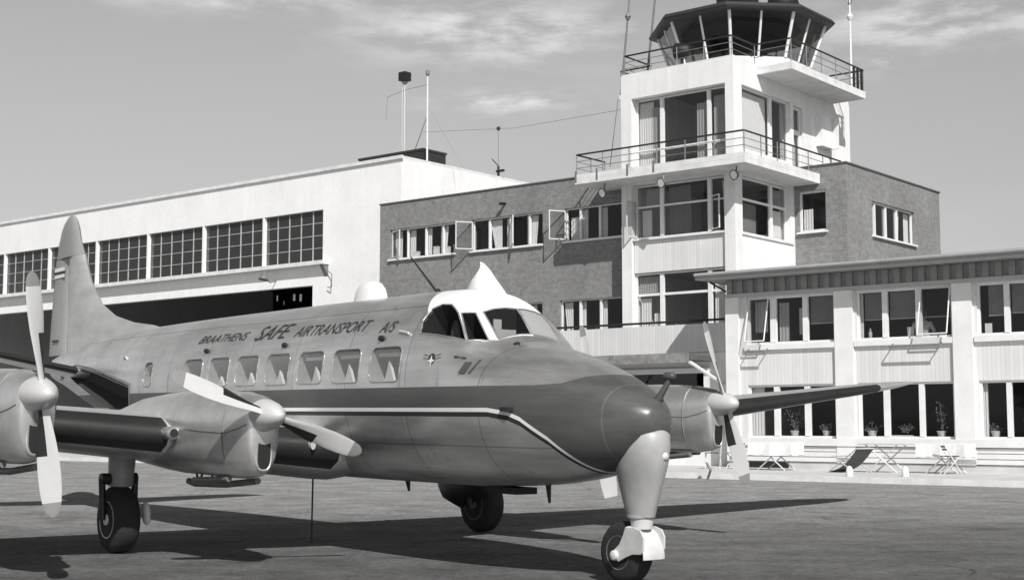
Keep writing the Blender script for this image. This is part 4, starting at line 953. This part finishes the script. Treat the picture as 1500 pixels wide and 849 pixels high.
for sg in (1, -1):
    t = MB()
    t.loft([wing_ring(11.75+.16*a, 1.55-.22*a-(0 if a < 2.9 else (a-2.9)*2.0), .10, sg*a, 1.915+.195*a, 0) for a in (0.05, .5, 1.2, 2.0, 2.7, 2.95, 3.12)])
    tp = t.build('tailplane', M['wing_metal'], air, smooth=50)
    bt = MB()
    ring = lambda a: [A(11.75+.16*a-.006+x*(1.55-.22*a), sg*a, 1.915+.195*a+y*.10*(1.55-.22*a)*1.02+(.004 if y > 0 else -.004)) for x, y in AF if x < .1]
    bt.loft([ring(a) for a in (.4, 1.5, 2.7)], False, False, closed=False); bt.build('deicing_boot', M['boot'], tp, smooth=60)

# -- wings
def wst(a):       # lateral distance -> LE s, chord, t/c, LE z
    sle = 3.75+.14*(a-.8); ste = 6.78-.065*(a-.8)
    z = 1.03+.089*(a-.8)
    return sle, ste-sle, .185-.006*(a-.8), z
for sg in (1, -1):
    w = MB(); rings = []
    for a in (.35, .8, 1.6, 2.4, 3.3, 4.2, 5.2, 6.3, 7.5, 8.6, 9.6, 10.3, 10.65, 10.88, 10.97):
        sle, ch, tc, z = wst(a)
        if a > 9.6:
            k = math.sqrt(max(0.0, 1-((a-9.6)/1.38)**2)); q_ = .25+.75*k if a < 10.9 else .3*k+.15; mid = sle+ch*.42; sle = mid-ch*.42*q_; ch = ch*q_; tc *= (.5+.5*k)
        rings.append(wing_ring(sle, ch, tc, sg*a, z+.0))
    w.loft(rings); wing = w.build('wing', M['wing_metal'], air, smooth=50)
    for a0, a1 in ((.62, 1.70), (2.36, 3.66), (4.36, 9.6)):
        bt = MB(); rr = []
        for a in np.linspace(a0, a1, 6):
            sle, ch, tc, z = wst(a); full = wing_ring(sle, ch, tc, sg*a, z)
            keep = [(p, xy) for p, xy in zip(full, AF) if xy[0] < .13]
            rr.append([(p[0]+.006*(1-xy[0]/.13), p[1], p[2]+(.006 if xy[1] > 0.005 else -.006 if xy[1] < -.005 else 0)) for p, xy in keep])
        bt.loft(rr, False, False, closed=False); bt.build('deicing_boot', M['boot'], wing, smooth=60)
    if sg == 1:
        lb = MB(); sle, ch, tc, z = wst(.95); lb.loft([[A(sle-.02+dx, sg*(.93+.028*math.cos(t)), z+.02+.045*math.sin(t)) for t in np.linspace(0, 2*PI, 17)[:-1]] for dx in (-.02, .2)])
        lb.build('landing_lamp', M['grey_paint'], wing, smooth=50)
        st = MB(); sle, ch, tc, z = wst(2.33)
        st.lathe([(-.02,.045),(0,.062),(.03,.065),(.2,.06)], A(sle-.12, 2.37, z+.02), A(1,0,0), 14); st.build('air_intake', M['cowl_metal'], wing, smooth=50)
        st = MB(); st.lathe([(-.024,.043),(-.018,.043)], A(sle-.12, 2.37, z+.02), A(1,0,0), 14); st.build('intake_mouth', M['black'], wing)

# -- engines: slim inverted in-line nacelles with a deep chin
def sup_ring(s, l, ztop, zbot, hw, zw, e_top=2.2, e_bot=2.4, n=36):
    r = []
    for i in range(n):
        t = 2*PI*i/n; c, sn = math.cos(t), math.sin(t); e = e_top if sn >= 0 else e_bot
        ll = hw*math.copysign(abs(c)**(2/e), c); zz = (ztop-zw)*abs(sn)**(2/e) if sn >= 0 else -(zw-zbot)*abs(sn)**(2/e)
        r.append(A(s, l+ll, zw+zz))
    return r
def engine(l, s0, zh, ang, name):
    """s0 = spinner tip, zh = thrust line"""
    c = MB(); D = s0+.30
    sl = wst(abs(l))[0]; te = sl+1.9; zl = wst(abs(l))[3]
    st = [(D,.135,-.16,.13,0),(D+.012,.15,-.46,.14,-.06),(D+.04,.165,-.52,.16,-.08),(D+.14,.185,-.555,.195,-.12),(D+.32,.205,-.575,.235,-.16),(D+.62,.225,-.58,.285,-.15),(D+1.0,.235,-.57,.325,-.13),(D+1.45,.235,-.57,.345,-.12),(D+1.9,.215,-.55,.345,-.12)]
    rings = [sup_ring(s, l, zh+a, zh+b_, h, zh+zw) for s, a, b_, h, zw in st]
    for s, a, b_, h in ((te-.6,.17,-.50,.31),(te,.07,-.44,.24),(te+.5,-.08,-.36,.14),(te+.85,-.2,-.30,.03)):
        if s > D+2.0: rings.append(sup_ring(s, l, zh+a, zh+b_, h, zh+(a+b_)/2))
    c.loft(rings); n = c.build('engine_nacelle', M['cowl_metal'], air, smooth=55)
    i_ = MB(); i_.loft([sup_ring(s, l, zh-.19, zh-.475, h, zh-.33, 3.5, 3, 20) for s, h in ((D+.004,.062),(D+.09,.066))]); i_.build('chin_intake', M['black'], n, smooth=50)
    lip = MB(); pts = sup_ring(D+.02, l, zh-.18, zh-.49, .075, zh-.33, 3.5, 3, 24); lip.path(pts+[pts[0]], .014, 8); lip.build('intake_lip', M['cowl_metal'], n, smooth=60)
    # cowling joint ring + exhaust pipe under the cowl
    j = MB(); pts = sup_ring(D+.36, l, zh+.212, zh-.553, .247, zh-.155); j.path(pts+[pts[0]], .006, 6); j.build('cowl_joint', M['mid_metal'], n)
    e = MB(); sd = -.12*(1 if l > 0 else -1)
    e.path([A(D+.35,l+sd,zh-.60),A(D+1.0,l+sd,zh-.66),A(D+1.7,l+sd,zh-.68),A(D+1.85,l+sd,zh-.66)], .032, 10)
    e.path([A(D+.45,l-sd,zh-.58),A(D+1.2,l-sd,zh-.62)], .028, 10); e.build('exhaust_pipe', M['mid_metal'], n, smooth=50)
    v = MB()
    for q in (1.25, 1.6): v.tube(A(D+q-.08,l+sd,zh-.54), A(D+q,l+sd,zh-.68), .012, 6); v.tube(A(D+q+.1,l+sd,zh-.54), A(D+q,l+sd,zh-.68), .012, 6)
    v.build('exhaust_bracket', M['dark_metal'], n)
    for sd in (1, -1):
        hl = MB(); hl.path([A(s, l+sd*(h+.003), zh+zw+.0) for s, a, b_, h, zw in st[2:] if s < sl-.05], .005, 5); hl.build('cowl_hinge_line', M['mid_metal'], n)
    # propeller
    hub = MB(); hub.lathe([(0,.008),(.012,.036),(.04,.064),(.09,.094),(.16,.120),(.25,.141),(.33,.150),(.365,.151),(.37,.12)], A(s0,l,zh), A(1,0,0), 28)
    sp = hub.build('spinner', M['spinner'], air, smooth=60)
    for k in (0, 1):
        th = ang+k*PI; bd = MB(); rings = []; dl, dz = math.cos(th), math.sin(th)
        for r, ch, tk, pitch in ((.10,.10,.05,55),(.17,.105,.045,52),(.26,.125,.034,46),(.36,.152,.027,41),(.5,.178,.021,35),(.65,.183,.016,29),(.78,.172,.012,25),(.88,.15,.010,22),(.95,.118,.008,21),(.985,.075,.006,20),(1.0,.02,.003,20)):
            pr_ = math.radians(pitch); rg = []
            for i in range(12):
                t = 2*PI*i/12; x = ch*.5*math.cos(t); y = tk*.5*math.sin(t)
                ax = x*math.sin(pr_)+y*math.cos(pr_); tg = x*math.cos(pr_)-y*math.sin(pr_)
                rg.append(A(s0+.195+ax, l+dl*r-dz*tg, zh+dz*r+dl*tg))
            rings.append(rg)
        n1 = 9
        bd.cur = 0; bd.loft(rings[:8], True, False); bd.cur = 1
        bd.loft(rings[7:], False, True)
        bl = bd.build('propeller_blade', [M['blade'], M['blade_tip']], air, smooth=50)
        bo = MB(); rr = []
        for rg, r in zip(rings[:5], (.1,.17,.26,.36,.5)):
            c0 = np.mean(np.array(rg), axis=0); rr.append([tuple(c0+(np.array(p)-c0)*1.12) for p in (rg[-3:]+rg[:4])])
        bo.loft(rr[:5], False, False, closed=False); bo.build('deicing_boot', M['boot'], bl, smooth=50)
M['spinner'] = mat('spinner_paint', 0.6, 0.32, 0.2, var=0.05, scale=4)
R = math.radians
engine(2.0, 2.40, 1.36, R(20), 'a'); engine(4.0, 2.52, 1.52, R(83), 'b')
engine(-2.0, 2.60, 1.36, R(77), 'c'); engine(-4.0, 2.64, 1.52, R(70), 'd')

# -- undercarriage
def wheel(mb_name, s, l, z, r, w, parent, hub_sides=(1, -1)):
    t = MB(); t.lathe([(-w/2,r*.56),(-w/2,r*.72),(-w*.44,r*.88),(-w*.3,r*.97),(0,r),(w*.3,r*.97),(w*.44,r*.88),(w/2,r*.72),(w/2,r*.56)], A(s,l,z), (0,-1,0), 36)
    ty = t.build(mb_name, M['tyre'], parent, smooth=50)
    h = MB()
    for sd in hub_sides:
        h.lathe([(-.01,r*.57),(.004,r*.55),(.0,r*.51),(-.035,r*.44),(-.045,r*.2),(.015,r*.16),(.025,r*.05)], A(s,l+sd*w/2*.99,z), (0,-sd,0), 28, True, True)
    h.build('hub', M['hub'] if mb_name == 'nose_wheel' or l < 0 else M['hub_white'], ty, smooth=35); return ty
gp = -.052
for l in (2.3, -2.3):
    L = MB(); L.tube(A(5.33,l*.985,.98), A(5.33,l*.99,.62), .14, 16, .125); L.tube(A(5.33,l,.64), A(5.33,l,.40), .06, 12); leg = L.build('main_gear_leg', M['gear_grey'], air, smooth=50)
    sg = 1 if l > 0 else -1
    G = MB(); G.tube(A(5.316,l-sg*.0,.46), A(5.316,l-sg*.0,.30), .05, 10)
    for sd in (-1, 1): G.tube(A(5.33,l+sd*.175,.70), A(5.30,l+sd*.165,gp+.34), .035, 10)
    G.tube(A(5.33,l-.19,.70), A(5.33,l+.19,.70), .06, 10); G.build('wheel_fork', M['boot'], leg, smooth=50)
    if l > 0: K = MB(); K.loft([[A(5.06+.07*k*math.cos(t)+(z-.3)*.2, l-sg*.20+.035*k*math.sin(t), z) for t in np.linspace(0, 2*PI, 13)[:-1]] for z, k in ((.24,.3),(.27,.9),(.36,1.1),(.44,.9),(.47,.3))]); K.build('torque_link', M['gear_white'], leg, smooth=40)
    wheel('main_wheel', 5.30, l, gp+.342, .342, .255, leg)
    if l < 0:
        B_ = MB(); B_.loft([sup_ring(s, l+.02, .74, zb, h, .52, 2.2, 2.2, 24) for s, zb, h in ((5.0,.50,.05),(5.1,.36,.16),(5.35,.24,.22),(5.65,.22,.22),(5.95,.30,.17),(6.12,.42,.08),(6.16,.5,.02))])
        B_.build('gear_fairing', M['boot'], air, smooth=60)  # black colour stands in for the shade on this fairing
# nose leg in its long white fairing
N = MB()
N.loft([[A(sc+a*math.cos(t), b_*math.sin(t), z) for t in np.linspace(0, 2*PI, 29)[:-1]] for z, sc, a, b_ in
       ((1.27,-.20,.115,.13),(1.22,-.17,.175,.175),(1.12,-.12,.235,.19),(1.0,-.085,.26,.18),(.9,-.075,.245,.158),(.8,-.07,.215,.138),(.68,-.07,.175,.12),(.58,-.072,.14,.108),(.555,-.075,.13,.104))])
leg = N.build('nose_gear_leg', M['gear_leg'], air, smooth=60)
N = MB(); N.lathe([(0,.118),(.02,.118)], A(-.073,0,.548), (0,0,1), 24); N.build('leg_collar', M['gear_grey'], leg, smooth=40)
N = MB(); N.lathe([(0,.085),(.10,.10)], A(-.085,0,.455), (0,0,1), 20)
pol = [(-.02,.47),(-.12,.475),(-.20,.455),(-.235,.40),(-.232,.30),(-.20,.262),(-.10,.255),(-.02,.225),(.06,.185),(.125,.225),(.115,.275),(.05,.33),(.01,.40)]
for sd in (1, -1): N.prism(pol, lambda a, b_: A(a, sd*(.108+.05*max(0,a+.05)), b_), lambda a, b_: A(a, sd*(.124+.05*max(0,a+.05)), b_))
rr = []
for t_ in np.linspace(R(100), R(184), 14):
    c_, s_ = math.cos(t_), .92*math.sin(t_)
    rr.append([A(.03+r_*c_, d_, .235+r_*s_) for r_, d_ in ((.272,.075),(.262,.118),(.254,.118),(.26,.07),(.26,-.07),(.254,-.118),(.262,-.118),(.272,-.075))])
N.loft(rr)
for sd in (1, -1): N.lathe([(0,.045),(.03,.04),(.04,.015)], A(.10,sd*.125,.235), (0,-sd,0), 14)
fk = N.build('nose_wheel_fork', M['fork_paint'], leg, smooth=45)
bv = fk.modifiers.new('b', 'BEVEL'); bv.width = .012; bv.segments = 2; bv.limit_method = 'ANGLE'
wheel('nose_wheel', .10, 0, .255, .255, .20, leg)
N = MB(); N.lathe([(0,.015),(.015,.034),(.025,.038)], A(-.365,-.02,1.05), A(1,0,0), 16)
N.lathe([(0,.038),(.06,.042)], A(-.338,-.02,1.05), A(1,0,0), 16); N.build('nose_lamp', M['light_metal'], leg, smooth=50)

# -- masts, scoops, marks
def rod(name, p, q, r, r2=None, m='dark_metal'):
    mb = MB(); mb.tube(A(*p), A(*q), r, 8, r2); mb.build(name, M[m], air)
rod('belly_mast', (3.43,0,.72), (3.40,0,.60), .03, .012); rod('belly_mast', (1.14,0,.78), (1.12,0,.60), .028, .012)
rod('earthing_chain', (5.03,.2,.74), (5.04,.2,-.04), .010)
pm = MB(); pm.tube(A(-.20,-.05,1.47), A(-.30,-.12,1.68), .032, 10, .02); pm.tube(A(-.17,-.04,1.44), A(-.24,-.07,1.53), .05, 10, .036); pm.lathe([(-.05,.015),(-.035,.034),(.05,.036),(.06,.015)], A(-.30,-.12,1.70), A(1,0,0), 14); pm.build('pitot_mast', M['pitot'], air, smooth=50)
pv = MB(); pv.box(-1.9, -1.45, -.12, .12, .66, .72); pv.build('belly_vent', M['black'], air)
for s, z in ((6.739,2.105),(4.79,2.101),(2.832,2.098)):
    p = to_skin(s, .70, z); sc = MB(); sc.loft([[A(p[0]+dx+.0*math.cos(t), p[1]+.012+k*.03*math.cos(t), p[2]+k*.03*math.sin(t)) for t in np.linspace(0, 2*PI, 11)[:-1]] for dx, k in ((-.07,.25),(-.05,.8),(.0,1.0),(.03,.5))]); sc.build('air_scoop', M['dark_metal'], air, smooth=50)
p = to_skin(9.525,.586,2.079); sc = MB(); sc.lathe([(0,.05),(.03,.04),(.04,.02),(.042,.004)], A(*p), A(0,-1,.5), 16); sc.build('navigation_lamp', M['light_metal'], air, smooth=50)
p = to_skin(.85,.668,1.425); sc = MB(); sc.box(-p[0]-.06, -p[0]+.05, -p[1]-.05, -p[1]+.02, p[2]-.018, p[2]+.018); sc.build('step_bracket', M['dark_metal'], air)
p = to_skin(1.278,.256,2.005); sc = MB(); sc.lathe([(0,.035),(.012,.03),(.014,.005)], A(*p), A(-.2,.4,1), 12); sc.build('filler_cap', M['dark_metal'], air)
p = to_skin(2.42,.66,2.13); sc = MB(); sc.tube(A(p[0]+.12,p[1]+.01,p[2]+.015), A(p[0]-.05,p[1]+.02,p[2]-.01), .012, 8); sc.build('grab_handle', M['light_metal'], air)
dm = MB(); 
for sg in (1,): 
    pts = [to_skin(s, l, z, off=.004) for s, l, z in ((1.60,.69,1.868),(1.47,.69,1.868),(1.47,.69,1.892),(1.60,.69,1.892))]; dm.quad(*[A(*p) for p in pts])
dm.build('door_handle', M['letter'], air, recalc=False)

def skin_mesh(name, polys, m, off=.004):
    mb = MB()
    for P in polys: mb.add([A(s, skin_l(s, z)+off, z) for s, z in P], [tuple(range(len(P)))])
    return mb.build(name, m, air, recalc=False)
# crest: winged four-pointed star
c0 = (1.90, 1.862)
star = []
for k in range(8):
    r = .055 if k % 2 == 0 else .02; t = k*PI/4+PI/2; star.append((c0[0]-r*math.cos(t), c0[1]+r*math.sin(t)))
skin_mesh('emblem_disc', [[(c0[0]-.05*math.cos(t), c0[1]+.018+.05*math.sin(t)) for t in np.linspace(0, 2*PI, 17)[:-1]]], M['letter'], .003)
skin_mesh('emblem_star', [star], M['white_paint'], .006)
skin_mesh('emblem_wings', [[(c0[0]+sd*.055, c0[1]+.02+d), (c0[0]+sd*.13, c0[1]+.035+d), (c0[0]+sd*.13, c0[1]+.045+d), (c0[0]+sd*.055, c0[1]+.034+d)][::sd] for sd in (1, -1) for d in (-.01, .02)], M['mid_metal'], .004)
q0 = (1.40, 1.74)
skin_mesh('small_registration_mark', [[(q0[0]+.09,q0[1]), (q0[0]+.01,q0[1]), (q0[0]-.02,q0[1]+.10), (q0[0]+.05,q0[1]+.10)], [(q0[0]-.03,q0[1]), (q0[0]-.055,q0[1]), (q0[0]-.095,q0[1]+.12), (q0[0]-.07,q0[1]+.12)]], M['pitot'], .016)

# airline name along the roof side
def lettering(word, s_left, s_right, z0, h, shear):
    cu = bpy.data.curves.new('lettering', 'FONT'); cu.body = word; cu.shear = shear; cu.resolution_u = 4; cu.offset = .003
    o = bpy.data.objects.new('lettering', cu); COL.objects.link(o)
    dg = bpy.context.evaluated_depsgraph_get(); me = bpy.data.meshes.new_from_object(o.evaluated_get(dg))
    bpy.data.objects.remove(o); bpy.data.curves.remove(cu)
    xs = [v.co.x for v in me.vertices]; ys = [v.co.y for v in me.vertices]; x0, x1, y0, y1 = min(xs), max(xs), min(ys), max(ys)
    bm = bmesh.new(); bm.from_mesh(me)
    bmesh.ops.triangulate(bm, faces=bm.faces); bmesh.ops.subdivide_edges(bm, edges=bm.edges[:], cuts=1)
    for v in bm.verts:
        s = s_left+(s_right-s_left)*(v.co.x-x0)/(x1-x0); z = z0+h*(v.co.y-y0)/(y1-y0)
        v.co = Vector(A(s, skin_l(s, z)+.005, z))
    bm.to_mesh(me); bm.free(); me.materials.clear(); me.materials.append(M['letter']); me.name = 'airline_lettering'
    ob = bpy.data.objects.new('airline_lettering', me); COL.objects.link(ob); ob.parent = air
lettering('BRAATHENS', 7.10, 5.80, 2.205, .095, .45)
lettering('SAFE', 5.60, 4.80, 2.185, .165, .45)
lettering('AIRTRANSPORT', 4.68, 3.15, 2.19, .115, .40)
lettering('A/S', 2.93, 2.66, 2.16, .11, .35)
# ------------------------------------------------------------------ camera, sun, sky
cam = bpy.data.cameras.new('camera'); co = bpy.data.objects.new('camera', cam); COL.objects.link(co)
cam.sensor_width = 36; cam.lens = 36*2044/1500; cam.clip_end = 3000; cam.clip_start = .1
co.location = (0, 0, 1.3); co.rotation_euler = (math.radians(90)+math.atan(197.5/2044), 0, 0); S.camera = co
EL, AZ = 41.0, 167.0
sun = bpy.data.lights.new('sun', 'SUN'); sun.energy = 4.8; sun.angle = math.radians(.53); sun.color = (1.0, .985, .96)
so_ = bpy.data.objects.new('sun', sun); COL.objects.link(so_); so_.rotation_euler = (math.radians(90-EL), 0, math.radians(180-AZ))
wd = bpy.data.worlds.new('World'); S.world = wd; wd.use_nodes = True; nt = wd.node_tree
class WG(NG):
    def __init__(s, nt): s.nt = nt; s.b = None
g = WG(nt); bg = nt.nodes['Background']
sky = nt.nodes.new('ShaderNodeTexSky'); sky.sky_type = 'NISHITA'; sky.sun_disc = False; sky.sun_elevation = math.radians(EL); sky.sun_rotation = math.radians(AZ)
sky.dust_density = 0.8; sky.altitude = 0
bw = nt.nodes.new('ShaderNodeRGBToBW'); nt.links.new(sky.outputs[0], bw.inputs[0])
x, y, z = g.sep(g.coord('Generated'))
az = g.m('MULTIPLY', g.m('ARCTAN2', x, y), 57.2958); el = g.m('MULTIPLY', g.m('ARCSINE', z), 57.2958)
vec = g.comb(g.m('MULTIPLY', az, .16), g.m('MULTIPLY', el, .55), 0.0)
n1 = g.noise(vec, 1.5, 9, .62); n2 = g.noise(g.comb(g.m('MULTIPLY', az, .05), g.m('MULTIPLY', el, .22), 3.7), 1.0, 5, .55)
def blob(a, e, wa, we):
    p = g.m('POWER', g.m('DIVIDE', g.m('SUBTRACT', az, a), wa), 2.0); q = g.m('POWER', g.m('DIVIDE', g.m('SUBTRACT', el, e), we), 2.0)
    return g.m('EXPONENT', g.m('MULTIPLY', g.m('ADD', p, q), -1.0))
msk = None
for bl in ((-1.0,16.0,5.5,1.3),(17.5,15.7,5.0,1.1),(-0.2,13.2,3.2,.5),(14.0,14.2,2.4,.4),(-12,17.2,6,.7)):
    t = blob(*bl); msk = t if msk is None else g.m('MAXIMUM', msk, t)
cl = g.m('MULTIPLY', msk, g.rng(n1, .40, .68, .0, 1.0, True))
thin = g.rng(n2, .5, .8, 0.0, .10, True)
cl = g.m('ADD', g.m('MULTIPLY', cl, .85), thin, clamp=True)
skyv = g.m('MULTIPLY', bw.outputs[0], g.m('MULTIPLY', g.rng(el, 3.0, 18.0, 0.74, 1.08, True), g.rng(el, 21.0, 48.0, 1.0, 0.20, True)))
tot = g.mix(cl, skyv, 7.2)
nt.links.new(tot, bg.inputs['Color']); bg.inputs['Strength'].default_value = .12
S.view_settings.view_transform = 'Standard'; S.view_settings.look = 'None'; S.view_settings.exposure = 0.05; S.view_settings.gamma = 1
S.view_settings.use_curve_mapping = False
